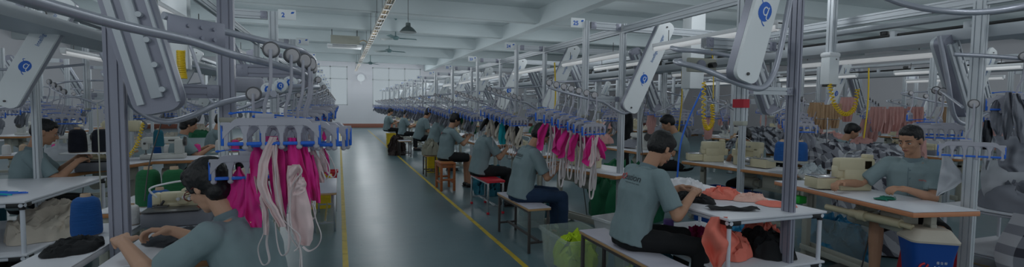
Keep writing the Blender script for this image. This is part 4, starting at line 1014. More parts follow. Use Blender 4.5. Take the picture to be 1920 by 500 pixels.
# right row
NW = ['zero', 'one', 'two', 'three', 'four', 'five', 'six', 'seven', 'eight', 'nine', 'ten', 'eleven', 'twelve', 'thirteen', 'fourteen', 'fifteen', 'sixteen', 'seventeen', 'eighteen', 'nineteen', 'twenty', 'twenty-one', 'twenty-two', 'twenty-three', 'twenty-four', 'twenty-five']
wR = lambda k: 'at the right-row station signed ' + NW[26 - k]
for k in range(0, 14):
    Y = Yk(k)
    if k == 0: continue
    lvl = 0 if k == 1 else 1 if k <= 3 else 2
    g = None if lvl < 2 else 'right row'
    station(2.45, 1, Y, wR(k) if k <= 13 else '', lvl, str(26 - k), 'right', None if k < 4 else 'right row station %d' % (26 - k),
            wheels=7 if k < 4 else 6, styles={1: ('pink',), 2: ('dark', 'dark', 'dark', 'turq', 'dark', 'dark', 'dark'), 3: ('grey', 'dark', 'grey')}.get(k, ('grey',)), seedb={1: 10, 2: 20}.get(k, 30))
beam((2.9, 1.5, 2.34), (2.9, 30.2, 2.34), .04, .08, 'top_beam', 'long grey top beam along the right row of stations', m='aluminium')
beam((4.6, 1.5, 2.34), (4.6, 30.2, 2.34), .04, .08, 'top_beam', 'long grey top beam on the far side of the right row of stations')
# nearest right station (number out of the picture)
w26 = 'of the nearest right station, the one with red tape'
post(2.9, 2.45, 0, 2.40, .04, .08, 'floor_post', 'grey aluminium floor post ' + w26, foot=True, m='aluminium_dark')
hp26 = post(2.45, 2.45, 1.42, 2.40, .04, .08, 'hanging_post', 'hanging grey post wrapped with red tape near its lower end')
b = B(); b.box((0, 0, .115), (.05, .09, .055)); b.obj('red_tape', 'red_tape', hp26)
beam((2.47, 2.45, 1.62), (2.88, 2.45, 1.62), .04, .05, 'crossbar', 'grey crossbar joining the taped hanging post to its floor post'); beam((2.47, 2.45, 2.34), (2.88, 2.45, 2.34), .04, .08, 'outrigger_beam', 'short grey top beam above the taped hanging post')
chute((2.165, 2.15, 1.655), (2.40, 2.15, 2.42), .165, 1, 'white tilted lift arm with blue emblem in front of the red-taped post', ep=.52, es=.58)
pipe([(2.10, 2.62, 1.81), (2.03, 2.58, 1.80), (1.98, 2.46, 1.775), (2.02, 2.34, 1.74), (2.12, 2.25, 1.68), (2.20, 2.18, 1.635), (2.29, 2.14, 1.62), (2.37, 2.14, 1.70), (2.42, 2.14, 1.86), (2.50, 2.15, 2.2), (2.56, 2.15, 2.42)], .017, 'hanger_rail', 'thick bent tube rail curving under the lift arm by the red-taped post')
pipe([(2.30, 2.58, 1.865), (2.12, 2.66, 1.89), (2.03, 2.62, 1.89), (2.0, 2.50, 1.86), (2.08, 2.42, 1.85), (2.34, 2.42, 1.83)], .014, 'return_rail', 'upper looped tube rail behind the lift arm by the red-taped post')
o = thing('rail_switch', 'small switch unit with a dark motor between the two looped rails by the red-taped post', 'rail switch', (2.22, 2.56, 1.78))
b = B(); b.box((0, 0, 0), (.22, .03, .09), ch=.006); b.obj('bracket_plate', 'beige_metal', o); b = B(); b.lathe((-.02, -.02, 0), [(.001, -.012), (.03, -.012), (.034, 0), (.03, .012), (.001, .012)], 18, Rx(pi / 2)); b.obj('roller', 'aluminium_dark', o)
b = B(); b.cyl((.055, -.015, 0), (.055, -.06, 0), .018, 14); b.obj('motor', 'black_plastic', o)
beam((2.25, 2.58, 1.93), (2.85, 2.58, 1.93), .05, .07, 'crossbar', 'thick grey arm above the looped rails behind the lift arm')
# far post of the wide frame
post(4.6, 2.3, 0, 2.34, .05, .08, 'floor_post', 'grey floor post in front of the grey cloth pieces at the right edge', foot=True)
for k in range(1, 14):
    post(4.6, Yk(k), 0, 2.34, .04, .08, 'floor_post', 'floor post on the far side of the right row, level with sign ' + NW[26 - k], None)
    beam((2.94, Yk(k), 2.36), (4.56, Yk(k), 2.36), .04, .08, 'top_crossbeam', 'grey crossbeam over the right row, level with sign ' + NW[26 - k])

# left row
wL = lambda j: 'at the left-row station signed ' + NW[j]
for j in range(2, 14):
    lvl = 1 if j <= 3 else 2
    station(-.6, -1, Yl(j), wL(j), lvl, str(j), 'left', None if j < 4 else 'left row station %d' % j, wheels=6, styles=('pink', 'grey', None, 'pink') if j < 4 else ('grey', None), seedb=10 if j < 4 else 30, panel=j > 2)
beam((-1.05, 2.0, 2.34), (-1.05, 30.2, 2.34), .04, .08, 'top_beam', 'long grey top beam along the left row of stations')
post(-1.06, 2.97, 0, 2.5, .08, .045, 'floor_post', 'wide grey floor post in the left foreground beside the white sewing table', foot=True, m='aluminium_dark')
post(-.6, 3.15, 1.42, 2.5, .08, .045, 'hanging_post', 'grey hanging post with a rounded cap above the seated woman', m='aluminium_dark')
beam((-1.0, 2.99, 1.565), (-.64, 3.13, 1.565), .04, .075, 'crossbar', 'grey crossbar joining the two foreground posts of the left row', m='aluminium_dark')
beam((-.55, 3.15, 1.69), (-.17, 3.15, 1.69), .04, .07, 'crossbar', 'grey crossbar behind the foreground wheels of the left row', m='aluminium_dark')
chute((-.845, 2.95, 1.45), (-1.02, 2.95, 2.16), .22, -1, 'large grey lift arm seen from its unlettered side behind the left foreground post', back=True)
pipe([(-1.12, 3.0, 1.75), (-1.05, 3.02, 1.56), (-.99, 3.05, 1.455), (-.88, 3.06, 1.40), (-.76, 3.06, 1.43), (-.62, 3.06, 1.50), (-.45, 2.98, 1.54), (-.34, 2.8, 1.55), (-.30, 2.6, 1.55)], .016, 'hanger_rail', 'thick tube rail bent under the large grey lift arm')
pipe([(-.70, .9, 1.74), (-.66, 1.35, 1.73), (-.60, 1.72, 1.725), (-.50, 1.98, 1.72), (-.385, 2.17, 1.69), (-.29, 2.30, 1.675), (-.20, 2.40, 1.655), (-.155, 2.52, 1.64), (-.15, 2.7, 1.62), (-.2, 2.95, 1.6), (-.35, 3.1, 1.6)], .0155, 'hanger_rail', 'long dark tube rail crossing in front of the left foreground posts', m='tube_steel')
pipe([(-.585, 2.05, 1.81), (-.45, 2.2, 1.79), (-.33, 2.33, 1.775), (-.22, 2.42, 1.76), (-.15, 2.52, 1.745), (-.12, 2.7, 1.72), (-.15, 2.95, 1.70), (-.25, 3.1, 1.70)], .014, 'return_rail', 'upper tube rail above the foreground wheels of the left row')
b = B(); b.box((0, 0, 0), (.22, .012, .10), ch=.004); [b.cyl((x, -.004, z), (x, -.014, z), .007, 8) for x in (-.04, .01, .06) for z in (-.02, .02)]
o = b.obj('rail_bracket', 'aluminium_dark', None, 35, (-.50, 2.13, 1.765)); o.rotation_euler.z = .85; tag(o, 'flat riveted bracket plate joining the two foreground rails of the left row', 'bracket')
for i, (x, y, z, wr_, br) in enumerate(((-.262, 2.22, 1.722, .1, .02), (-.190, 2.29, 1.708, .25, -.05), (-.150, 2.40, 1.698, .65, -.08), (-.130, 2.52, 1.693, 1.0, -.1), (-.126, 2.66, 1.69, 1.2, -.12))):
    h = hanger((x, y, z), br, 'large grey clip hanger in the left foreground, %s from the near end' % ORD[i])
    for ch in h.children:
        if ch.name.startswith('wheel'): ch.rotation_euler.z = wr_ - br
hanger((-.37, 2.50, 1.545), .02, 'lower pale clip hanger behind the foreground swimwear on the left')
K, L_, ST = 'pink', 'pink_lining', 'strap_white'
BUNDLE = [
 ('leftmost piece, by the face of the woman with glasses', 2.22, (448, 308), [(K, 'pink_panel', .02, [(312, 446, 450), (335, 432, 456), (352, 419, 458), (385, 415, 455), (412, 411, 447), (421, 411, 431)]), (K, 'pink_panel', 0, [(315, 447, 452), (340, 446, 466), (380, 438, 464), (405, 432, 458), (432, 431, 441)]), (L_, 'white_lining', .02, [(405, 437, 462), (425, 432, 468), (445, 440, 462), (453, 447, 456)])], [[(422, 420), (417, 455), (418, 480), (428, 499)], [(427, 430), (423, 460), (428, 485), (438, 505)]]),
 ('second piece from the left, under the lowest hanger', 2.18, (470, 318), [(K, 'pink_panel', 0, [(325, 463, 474), (350, 460, 480), (385, 460, 486), (405, 459, 492), (426, 470, 491)]), (L_, 'peach_lining', .015, [(415, 462, 480), (435, 455, 474), (450, 450, 468)])], []),
 ('under the left end of the big foreground hanger', 2.08, (478, 262), [(K, 'pink_panel', .0, [(270, 476, 492), (300, 468, 500), (340, 470, 502), (370, 478, 510), (385, 488, 506)]), (L_, 'white_lining', -.01, [(330, 476, 484), (365, 482, 494), (400, 492, 504), (440, 494, 502)])], [[(478, 330), (490, 385), (496, 430), (484, 465), (492, 495), (505, 488), (500, 455), (503, 420), (496, 385)]]),
 ('with white looped front, middle of the big foreground hanger', 1.99, (508, 250), [(K, 'pink_panel', .05, [(255, 498, 520), (290, 498, 534), (330, 505, 536), (370, 510, 536), (412, 520, 535)]), (L_, 'white_lining', .0, [(256, 506, 520), (280, 494, 511), (310, 485, 503), (345, 482, 501), (372, 492, 508), (395, 506, 522), (425, 522, 536)]), (L_, 'white_lining', .02, [(262, 508, 522), (300, 510, 519), (340, 512, 524), (375, 516, 530), (420, 530, 538)])], [[(518, 270), (516, 320), (522, 370), (534, 420), (540, 435)], [(500, 372), (520, 400), (545, 425), (562, 442), (560, 462), (552, 470)], [(516, 415), (520, 455), (528, 478), (540, 470), (542, 440), (540, 400)]]),
 ('pink piece right of the middle of the big hanger', 2.04, (547, 250), [(K, 'pink_panel', .0, [(258, 540, 556), (300, 540, 568), (335, 545, 578), (370, 556, 582), (412, 575, 582)]), (K, 'pink_panel', .06, [(280, 525, 540), (330, 526, 545), (370, 528, 540), (412, 528, 536)])], []),
 ('broad and hanging lowest, right of the big foreground hanger', 2.0, (560, 300), [(L_, 'white_lining', .02, [(310, 540, 562), (330, 538, 566), (355, 540, 574), (390, 541, 582), (425, 546, 588), (448, 552, 586), (460, 566, 580)]), (L_, 'white_lining', -.015, [(308, 548, 562), (320, 543, 560), (335, 541, 552), (355, 540, 546)]), (L_, 'white_lining', -.02, [(332, 558, 570), (345, 556, 575), (358, 552, 572), (366, 548, 560)])], [[(562, 310, -.02), (566, 322, -.02), (556, 335, -.02), (548, 350, -.01), (544, 380), (546, 420), (556, 450), (564, 470), (566, 500)], [(545, 380), (538, 420), (548, 450), (562, 470), (562, 500)]]),
 ('pink piece at the right end of the big hanger', 2.08, (572, 262), [(K, 'pink_panel', .0, [(275, 562, 576), (310, 566, 586), (345, 572, 592), (368, 582, 594), (376, 585, 592)]), (K, 'pink_panel', .03, [(290, 576, 588), (330, 582, 598), (365, 588, 601), (380, 594, 600)])], [[(585, 380), (592, 410), (602, 440), (596, 460), (580, 470), (568, 462)]]),
 ('white piece on the second hanger, nearest the aisle', 2.25, (588, 275), [(L_, 'white_lining', .0, [(280, 582, 592), (305, 584, 602), (330, 590, 608), (342, 600, 608)]), (K, 'pink_panel', .03, [(285, 578, 586), (320, 584, 594), (350, 590, 598)])], [[(600, 285), (612, 300), (618, 320), (612, 335), (604, 320)], [(584, 345), (586, 375), (592, 395), (588, 410), (582, 400), (583, 370)]]),
 ('small white and pink piece on the third hanger', 2.5, (604, 268), [(L_, 'white_lining', .0, [(275, 598, 606), (300, 600, 612), (322, 606, 614)]), (K, 'pink_panel', .02, [(278, 606, 612), (305, 608, 618), (328, 612, 617)])], [[(610, 280), (622, 300), (630, 322), (624, 332), (614, 322)]])]
for i, (lb, d, an, pan, rb) in enumerate(BUNDLE):
    o = thing('swimwear_piece', 'magenta and white swimwear, ' + lb, 'garment', at(an[0], an[1], d))
    for q, (m_, nm, dd, rows) in enumerate(pan): piece(rows, d + dd, m_ if nm != 'peach_lining' else 'peach', nm, o, i * 1.7 + q * 2.3)
    for r_ in rb: ribbon(r_, d, o)
# blue-emblem discs of the second foreground rail
for i, (x, y, z) in enumerate((tuple(at(503, 168, 2.62)), tuple(at(526, 161, 2.68)), tuple(at(544, 155, 2.75)))):
    b = B(); b.lathe((0, 0, 0), [(.001, -.012), (.034, -.012), (.038, 0), (.034, .012), (.001, .012)][::-1], 22, Rx(pi / 2)); o = b.obj('emblem_disc', 'panel_white', None, 35, (x, y, z)); tag(o, 'white disc with blue emblem behind the crossbar, %s of three' % ('leftmost', 'middle', 'rightmost')[i], 'disc')
    emblem(o, Matrix.Translation((0, -.0135, 0)) @ Rx(-pi / 2).to_4x4() @ Matrix.Diagonal((1, -1, 1, 1)), .034)
pipe([(-.75, 3.7, 1.60), (-.45, 3.66, 1.59), (-.30, 3.66, 1.60), (-.2, 3.7, 1.62), (-.15, 3.9, 1.63)], .02, 'return_rail', 'tube rail under the three blue-emblem discs')
b = B(); b.box((0, 0, 0), (.20, .06, .10), ch=.03); o = b.obj('rail_cover', 'hanger_grey', None, 35, (-.55, 3.5, 1.62)); tag(o, 'rounded grey cover beside the blue-emblem discs', 'cover')

# ---- main conveyor rails overhead
def conveyor(x, y0, y1, z, label, w=.36):
    L = y1 - y0; o = thing('overhead_conveyor', label, 'conveyor', (x, y0, z))
    b = B(); b.rings([[V((a, y, c)) for a, c in ((-w / 2, .05), (-w / 2 + .03, 0), (w / 2 - .03, 0), (w / 2, .05), (w / 2, .085), (w / 2 - .02, .085), (w / 2 - .03, .03), (-w / 2 + .03, .03), (-w / 2 + .02, .085), (-w / 2, .085))] for y in (0, L)]); b.obj('channel', 'aluminium', o)
    b = B(); [b.tube([(s * .07, 0, .11), (s * .07, L, .11)], .016, 8) for s in (-1, 1)]; b.obj('guide_rod', 'machine_dark', o)
    b = B(); n = int(L / .55)
    for i in range(n):
        yy = .2 + .55 * i; b.box((0, yy, .10), (.22, .05, .10), ch=.01)
    b.obj('chain_block', 'aluminium', o)
    b = B(); b.lathe((0, 0, 0), [(.001, -.02), (.035, -.02), (.04, 0), (.035, .02), (.001, .02)], 12); pm_ = b.mesh('pulley', 'machine_dark')
    for i in range(int(L / 1.1)): link('pulley', pm_, o, (.02 * (-1) ** i, .35 + 1.1 * i, .15))
    b = B(); b.box((0, L / 2, .215), (.10, L, .05), ch=.006); b.obj('upper_beam', 'aluminium', o); return o
conveyor(4.83, .6, 24, 2.07, 'overhead conveyor channel with chain running over the right tables')
conveyor(-2.35, 2.6, 24, 2.08, 'overhead conveyor channel with chain at the upper left', .5)
conveyor(9.3, 2, 24, 2.1, 'far overhead conveyor channel beyond the second aisle')

# ---- tube lights
i = 0
TL = [(3.04, 3.45, 2.10), (3.04, 5.55, 2.10), (3.04, 7.65, 2.1), (3.04, 9.8, 2.1), (3.04, 11.9, 2.1), (3.04, 14, 2.1), (-1.27, 4.9, 2.2), (-1.3, 7.2, 2.2), (-1.3, 9.4, 2.2), (-1.3, 11.6, 2.2), (5.0, 3.5, 2.0), (4.15, 6.6, 2.15), (5.3, 6.0, 2.05), (-2.9, 7.6, 2.05), (-3.3, 5.6, 2.0), (5.3, 8.3, 2.1), (8.6, 4.6, 2.1), (8.6, 6.8, 2.1), (11.2, 6., 2.1), (-5.6, 6.2, 2.1), (-5.6, 8.6, 2.1), (8.6, 9., 2.1), (11.2, 9, 2.1)]
for n_, (x, y, z) in enumerate(TL):
    lab = 'lit fluorescent tube under the frame, ' + ('right row, %s from the front' % ORD[n_] if n_ < 6 else 'left row, %s from the front' % ORD[n_ - 6] if n_ < 10 else ['above the man facing the camera', 'behind the lift arm of sign 25', 'over the plaid cloth heap', 'far left behind the conveyor', 'at the left edge over the shelf table', 'deep behind the plaid heap', 'in the second aisle row, near', 'in the second aisle row, middle', 'at the far right wall, near', 'by the left wall, near', 'by the left wall, far', 'in the second aisle row, far', 'at the far right wall, far'][n_ - 10])
    tube_light(x, y, z, 1.6 if n_ > 0 else 1.5, lab)
# ---------------------------------------------------------------- right foreground
person('person', 'man in grey lettered shirt on the nearest right bench', (1.99, 2.98), 98, seat=.49, lean=17, hpitch=38, hyaw=-8, wr=((.16, .40, .90), (-.06, .42, .90)), curl=1.1, pants='black_cloth', hair='short', vox=.0055, knee=(28, 8), back_logo=True, twist=-8)
person('person', 'man in grey lettered shirt and blue jeans on the white-topped bench', (1.86, 4.92), 92, seat=.47, lean=16, hpitch=34, wr=((.12, .42, .86), (-.10, .44, .86)), curl=.9, pants='jeans', vox=.006, knee=(14, 0), back_logo=True, foot_back=-.02)
person('person', 'woman in grey shirt with a long dark ponytail seated on the red bench', (1.93, 6.85), 88, seat=.47, lean=16, hpitch=34, wr=((.12, .42, .90), (-.10, .42, .90)), pants='black_cloth', hair='tail', vox=.009)
person('person', 'man in grey shirt and black shorts seated on the wooden stool', (1.80, 8.62), 82, seat=.50, lean=13, hpitch=26, wr=((.12, .44, .96), (-.10, .44, .96)), pants='black_cloth', shorts=True, bare=True, vox=.009, back_logo=True)
person('person', 'person in grey shirt bending over behind the pile of khaki cloth, nearer of two', (1.98, 10.9), 80, seat=.55, lean=24, hpitch=30, vox=.013, pants='black_cloth')
person('person', 'dark-haired person in grey shirt behind the khaki pile, farther of two', (1.85, 12.1), 85, seat=.62, lean=22, hpitch=30, vox=.013, hair='bob', pants='black_cloth')
person('person', 'person in grey shirt seated near the small dark stool far down the right row', (1.95, 16.2), 85, seat=.5, lean=10, hpitch=20, vox=.014, pants='black_cloth')
person('person', 'person in grey shirt farthest down the right row by the yellow crate', (1.7, 19.0), 80, seat=.5, lean=10, hpitch=20, vox=.014, pants='black_cloth')
person('person', 'man in open-collared grey shirt facing the camera behind the wood-edged sewing table', (4.68, 2.74), -112, seat=.50, lean=9, hpitch=20, hyaw=18, wr=((.44, .40, .86), (-.02, .40, .865)), curl=.8, pants='black_cloth', hair='crop', shorts=True, bare=True, vox=.0055, chest_logo=True, skin='skin', knee=(10, -22), foot_back=.0)
person('person', 'person in grey shirt bent over a table, face hidden by a hanging cloth', (5.45, 5.2), -110, seat=.42, lean=22, hpitch=35, vox=.012, pants='black_cloth', hair='bob')
person('person', 'person in grey shirt and black trousers leaning over behind the man on the nearest bench', (4.95, 6.0), -60, seat=.56, lean=20, hpitch=30, wr=((.14, .40, .95), (-.14, .40, .95)), vox=.012, pants='black_cloth')
person('person', 'far standing person in dark clothes between the frames left of the first lift arm', (5.6, 8.6), -80, stand=True, lean=4, hpitch=10, shirt='black_cloth', pants='black_cloth', vox=.014)
person('person', 'far seated man in white shirt beyond the yellow coiled hose', (8.0, 6.9), -120, seat=.45, lean=8, hpitch=15, shirt='light_cloth', pants='black_cloth', vox=.014)
person('person', 'far person in grey shirt beyond the plaid cloth heap, right of the blue cones', (7.5, 5.6), 130, seat=.45, lean=22, hpitch=25, pants='black_cloth', vox=.014)
# left people
person('person', 'woman with dark hair and red-rimmed glasses leaning over the left sewing table', (-.34, 2.47), -64, seat=.41, lean=20, hpitch=34, hyaw=8, wr=((.12, .56, .86), (-.15, .56, .87)), curl=1., pants='jeans', hair='bob', glasses=True, skin='skin_pale', vox=.0055, knee=(0, 0))
person('person', 'man with cropped hair at the machine with two dark cones on the left', (-2.80, 5.78), 66, seat=.46, lean=10, hpitch=22, wr=((.10, .38, .92), (-.14, .40, .95)), hair='crop', vox=.008, pants='black_cloth', curl=.8)
person('person', 'seated woman in grey shirt seen under the large grey lift arm', (-2.2, 8.05), 70, seat=.45, lean=12, hpitch=20, hair='bob', vox=.01, pants='black_cloth')
person('person', 'seated person in grey shirt behind the yellow coiled hose, right of the seated woman', (-2.1, 9.6), 70, seat=.45, lean=12, hpitch=20, vox=.012, pants='black_cloth')

bench('bench', 'long foreground bench with pale top and dark legs', (1.975, 2.95, 0), 0, 1.12, .24, .49)
bench('bench', 'white-topped bench with dark metal legs by the yellow line', (1.91, 4.98, 0), .02, .98, .25, .47)
bench('bench', 'red-topped bench with steel legs and red feet', (2.03, 6.75, 0), .03, .85, .26, .47, top='red_paint', leg='chrome', cap='red_paint', edge='red_paint')
bench('stool', 'orange-brown wooden stool under the man in shorts', (1.79, 8.55, 0), 0, .50, .28, .50, wood=True, cat='stool')
bench('stool', 'small dark stool under the pile of khaki cloth', (1.85, 10.35, 0), 0, .40, .30, .45, top='brown_cloth', cat='stool')
bench('stool', 'pale-topped stool behind the brown cloth heap far down the row', (1.80, 14.4, 0), 0, .5, .35, .47, cat='stool')
bench('bench', 'pale bench at the left edge of the aisle', (-.17, 6.6, 0), 0, 1.2, .26, .47, leg='chrome')
heap((1.85, 10.35, .452), .20, .22, .34, 'khaki_cloth', 'stacked pile of khaki cloth on a small stool', seed=3)
heap((1.62, 14.9, .0), .25, .3, .62, 'brown_cloth', 'dark brown cloth heap on the floor far down the right row', seed=4)
def crate(label, loc, w, d, h, m='yellow_plastic'):
    o = bin_box(label, loc, 0, w, d, h, m, 'plastic_crate', taper=.97, cat='crate'); b = B()
    for i in range(4): b.box((0, -d / 2 * .985 - .003, h * (.15 + .2 * i)), (w * .9, .008, .02)); b.box((-w / 2 * .985 - .003, 0, h * (.15 + .2 * i)), (.008, d * .9, .02))
    b.obj('ribs', m, o); return o
crate('yellow plastic crate behind the khaki pile', (2.02, 10.95, 0), .34, .4, .42); crate('yellow crate farthest down the right row', (1.72, 17.6, 0), .3, .4, .5)
crate('yellow crate under the pale bench on the left of the aisle', (-.30, 7.6, 0), .35, .4, .45)
crate('yellow crate under the foreground shelf table', (2.78, 2.62, 0), .5, .4, .26)
o = bin_box('red bucket behind the yellow crate on the left of the aisle', (-.17, 8.6, 0), 0, .26, .26, .40, 'red_paint', 'bucket', cat='bucket')
# translucent bin with neon cloth
bin_box('translucent plastic bin full of neon yellow cloth', (2.03, 3.93, 0), 0, .44, .62, .36)
heap((2.03, 3.93, .03), .175, .26, .36, 'neon', 'neon yellow cloth inside the translucent bin', seed=5)
bin_box('translucent lidless bin behind the long bench, with pale neon cloth', (2.30, 3.32, 0), 0, .26, .40, .30); heap((2.30, 3.32, .03), .09, .14, .22, 'neon', 'neon cloth in the bin behind the long bench', seed=9)
b = B(); b.lathe((0, 0, 0), [(.12, 0), (.19, .16), (.205, .17), (.20, .175), (.185, .165), (.115, .012), (.001, .012), (.001, 0)], 26); o = b.obj('plastic_basin', 'green_plastic', None, 40, (2.45, 4.80, .0)); tag(o, 'round grey-green basin on the floor under the sewing table', 'basin')
# tables of the right row
def row_tables(Xc, Y, rz, where, lvl, mk_='ov', edge='table_edge', g=None, w=1.15):
    t = sewing_table('sewing_table', 'white-topped sewing table with wooden edge ' + where, (Xc, Y, 0), rz, w=w, edge=edge, group=g and g + ' tables')
    M = Matrix.Rotation(rz, 3, 'Z')
    p = V((Xc, Y, .78)) + M @ V((.0, .05, 0))
    machine(mk_, (p.x, p.y, .7805), rz, 'sewing machine on the table ' + where, g and g + ' machines')
    if lvl < 2:
        p = V((Xc, Y, .7805)) + M @ V((.40, .22, 0)); st = thing('thread_rack', 'chrome thread rack, table ' + where, 'thread rack', p, rz); link('stand', PM['stand'], st)
    return t
row_tables(2.86, 5.15, pi / 2 + .28, 'in front of the man in blue jeans', 1, 'fl', w=1.35)
row_tables(2.80, 7.15, pi / 2 + .1, 'in front of the woman with the ponytail', 1, 'ov'); row_tables(2.80, 9.2, pi / 2, 'in front of the man on the wooden stool', 1, 'ls')
for k in range(5, 13): row_tables(2.8, Yk(k) - 1., pi / 2, 'far down the right row, at sign ' + NW[26 - k], 2, ('ov', 'ls', 'fl')[k % 3])
row_tables(4.22, 2.84, -pi / 2 - .20, 'in front of the man facing the camera', 1, 'fl', 'wood_edge_orange', w=1.44) if False else None
t = sewing_table('sewing_table', 'long white-topped table with thick orange wooden edge in front of the man facing the camera', (4.27, 2.90, 0), pi / 2 - .20 + pi, w=1.46, d=.56, edge='wood_edge_orange')
row_tables(4.85, 4.75, pi / 2 + .16 + pi, 'behind the coral cloth, with a wooden edge', 1, 'fl', w=1.5)
row_tables(4.9, 7.2, pi / 2 + pi, 'level with sign twenty-four on the far side', 1, 'ls'); row_tables(4.9, 9.3, -pi / 2, 'level with sign twenty-three on the far side', 1, 'ov')
for k in range(4, 11): row_tables(4.9, Yk(k) + .5, -pi / 2, 'on the far side, level with sign ' + NW[26 - k], 2, ('ls', 'fl')[k % 2])
# the man's machine and things
machine('fl', (4.36, 3.06, .781), -pi / 2 - 1.9, 'cream flat-bed sewing machine in front of the man facing the camera', sc=.95)
machine('fl', (4.78, 5.25, .781), -pi / 2 - 2.0, 'second cream machine standing on the table behind the coral cloth', sc=.9)
drape(lambda u, v: (-.10 + .22 * u, -.04 + .09 * v + .02 * sin(u * 9), .012 + .008 * noise.noise(V((u * 6, v * 6, 2)))), 20, 10, 'emerald', 'cloth_piece', 'emerald green cloth piece on the orange-edged table', 'fabric', loc=(4.16, 2.62, .781), rz=.3)
# dust extraction pipes under the table
o = thing('extraction_pipe', 'beige extraction pipe with ribbed hose under the orange-edged table', 'pipe', (4.02, 2.7, .64))
b = B(); b.cyl((.0, -.28, 0), (.02, .12, .0), .035, 14); b.cyl((.02, .10, 0), (.03, .34, .005), .026, 14); b.cyl((0, -.02, 0), (0, .04, 0), .043, 14); b.cyl((-.0, -.36, -.01), (0, -.26, 0), .022, 12); b.obj('straight_pipe', 'cream_machine', o)
b = B(); P = spline([(.03, .10, .0), (.10, .16, -.06), (.18, .16, 0), (.20, .10, .09)], 8); b.tube(P, [.032 if i % 2 else .039 for i in range(len(P))], 10); b.obj('ribbed_hose', 'beige_metal', o)
# blue waste bin
o = thing('waste_bin', 'blue waste bin with a beige hopper lid and small lettering under the orange-edged table', 'bin', (4.13, 2.30, 0), -.60); o.scale = (.86, .86, 1)
def sq(w, d, z, r=.05): 
    P = []
    for cx, cy, a0 in ((w / 2 - r, -d / 2 + r, -pi / 2), (w / 2 - r, d / 2 - r, 0), (-w / 2 + r, d / 2 - r, pi / 2), (-w / 2 + r, -d / 2 + r, pi)): P += [V((cx + r * cos(a0 + pi / 2 * q / 4), cy + r * sin(a0 + pi / 2 * q / 4), z)) for q in range(5)]
    return P
b = B(); b.rings([sq(.27, .21, 0), sq(.275, .215, .02), sq(.29, .23, .30), sq(.31, .25, .42), sq(.345, .285, .53), sq(.35, .29, .545)]); b.obj('bin_body', 'blue_plastic', o)
b = B(); b.rings([sq(.36, .30, .54), sq(.365, .305, .555), sq(.35, .29, .565), sq(.26, .22, .63), sq(.24, .20, .635)]); b.obj('hopper_lid', 'bin_lid', o)
t1 = link('lettering', text_mesh('MCS', .055, 'l', 'panel_white', .0006, .002), o, (.045, -.1295, .350)); t1.rotation_euler = (pi / 2, 0, 0); t1.data = t1.data.copy(); t1.data.materials[0] = MM['panel_white']
t1 = link('small_lettering', text_mesh('佰 仕 祥', .022, 'l', 'panel_white'), o, (.045, -.1335, .398)); t1.rotation_euler = (pi / 2, 0, 0)
b = B(); b.tube(spline([(-.03, 0, .035), (-.06, 0, .02), (-.075, 0, -.02), (-.05, 0, -.035), (-.03, 0, -.01), (-.005, 0, .03)], 5), .008, 6); b.obj('red_mark', 'red_paint', o, 35, (-.045, -.131, .355))
# red plastic stool
o = thing('plastic_stool', 'red plastic stool behind the blue waste bin', 'stool', (4.76, 2.60, 0), .35)
b = B(); b.rings([sq(.30, .30, .40, .06), sq(.29, .29, .42, .06), sq(.25, .25, .425, .05)]); b.obj('seat', 'red_paint', o)
for sx in (-1, 1):
    for sy in (-1, 1): b = B(); b.rings([[V((sx * (.15 + .045 * t) + a, sy * (.15 + .045 * t) + c, .41 * (1 - t))) for a, c in ((-.028, -.028), (.028, -.028), (.028, .028), (-.028, .028))] for t in (0, .5, 1)]); b.obj('leg', 'red_paint', o)
for s in (-1, 1): b = B(); b.box((0, s * .155, .385), (.28, .02, .05)); b.box((0, s * .175, .12), (.33, .018, .035)); b.obj('side_rim', 'red_paint', o)
for s in (-1, 1): b = B(); b.box((s * .155, 0, .385), (.02, .28, .05)); b.box((s * .175, 0, .12), (.018, .33, .035)); b.obj('side_rim', 'red_paint', o)

# foreground shelf table and what lies on it
shelf_table('white pipe-frame shelf table in front of the man on the nearest bench', 2.32, 3.18, 2.38, 3.62, (.80, .45), 4)
heap((2.78, 3.40, .801), .22, .15, .10, 'white_cloth', 'crumpled white cloth on the shelf table beside the man\'s hands', seed=11)
heap((2.86, 3.02, .801), .15, .14, .085, 'coral', 'crumpled coral cloth on the shelf table', seed=12)
heap((2.98, 2.86, .801), .16, .10, .055, 'peach', 'pale peach cloth on the shelf table beside the coral one', seed=13)
heap((3.02, 2.66, .801), .13, .14, .018, 'coral', 'flat coral cloth scraps near the far right of the shelf table', seed=14)
heap((2.56, 3.02, .801), .12, .22, .065, 'black_cloth', 'black cloth the man is working on', seed=15)
drape(lambda u, v: ((u - .5) * .34, (v - .5) * .10 + .012 * sin(u * 7), .012 + .012 * noise.noise(V((u * 5, v * 3, 5))) + .008 * sin(v * pi)), 24, 8, 'black_cloth', 'folded_cloth', 'long folded black cloth at the front edge of the shelf table', loc=(2.56, 2.60, .803), rz=-.35)
heap((2.62, 2.98, .452), .10, .14, .14, 'magenta_cloth', 'dark magenta cloth on the lower board of the shelf table', seed=16)
heap((2.62, 2.72, .452), .17, .19, .20, 'coral', 'coral cloth hanging over the lower board of the shelf table', seed=17)
o = thing('hanging_cloth', 'coral cloth bulging over the left edge of the lower board', 'fabric', at(1345, 408, 3.1)); piece([(406, 1333, 1364), (428, 1322, 1370), (452, 1315, 1387), (470, 1322, 1374), (486, 1330, 1360), (500, 1337, 1352)], 3.12, 'coral', 'cloth_panel', o, 2., 1.1, .035)
heap((2.92, 2.64, .452), .17, .19, .19, 'black_cloth', 'black cloth on the lower board beside the coral cloth', seed=18)
heap((3.05, 2.80, .452), .10, .16, .22, 'coral', 'second coral cloth behind the black one on the lower board', seed=19)
heap((2.30, 3.05, .20), .17, .22, .22, 'teal_cloth', 'dark teal cloth under the shelf table beside the man\'s legs', seed=20, skirt=.19)
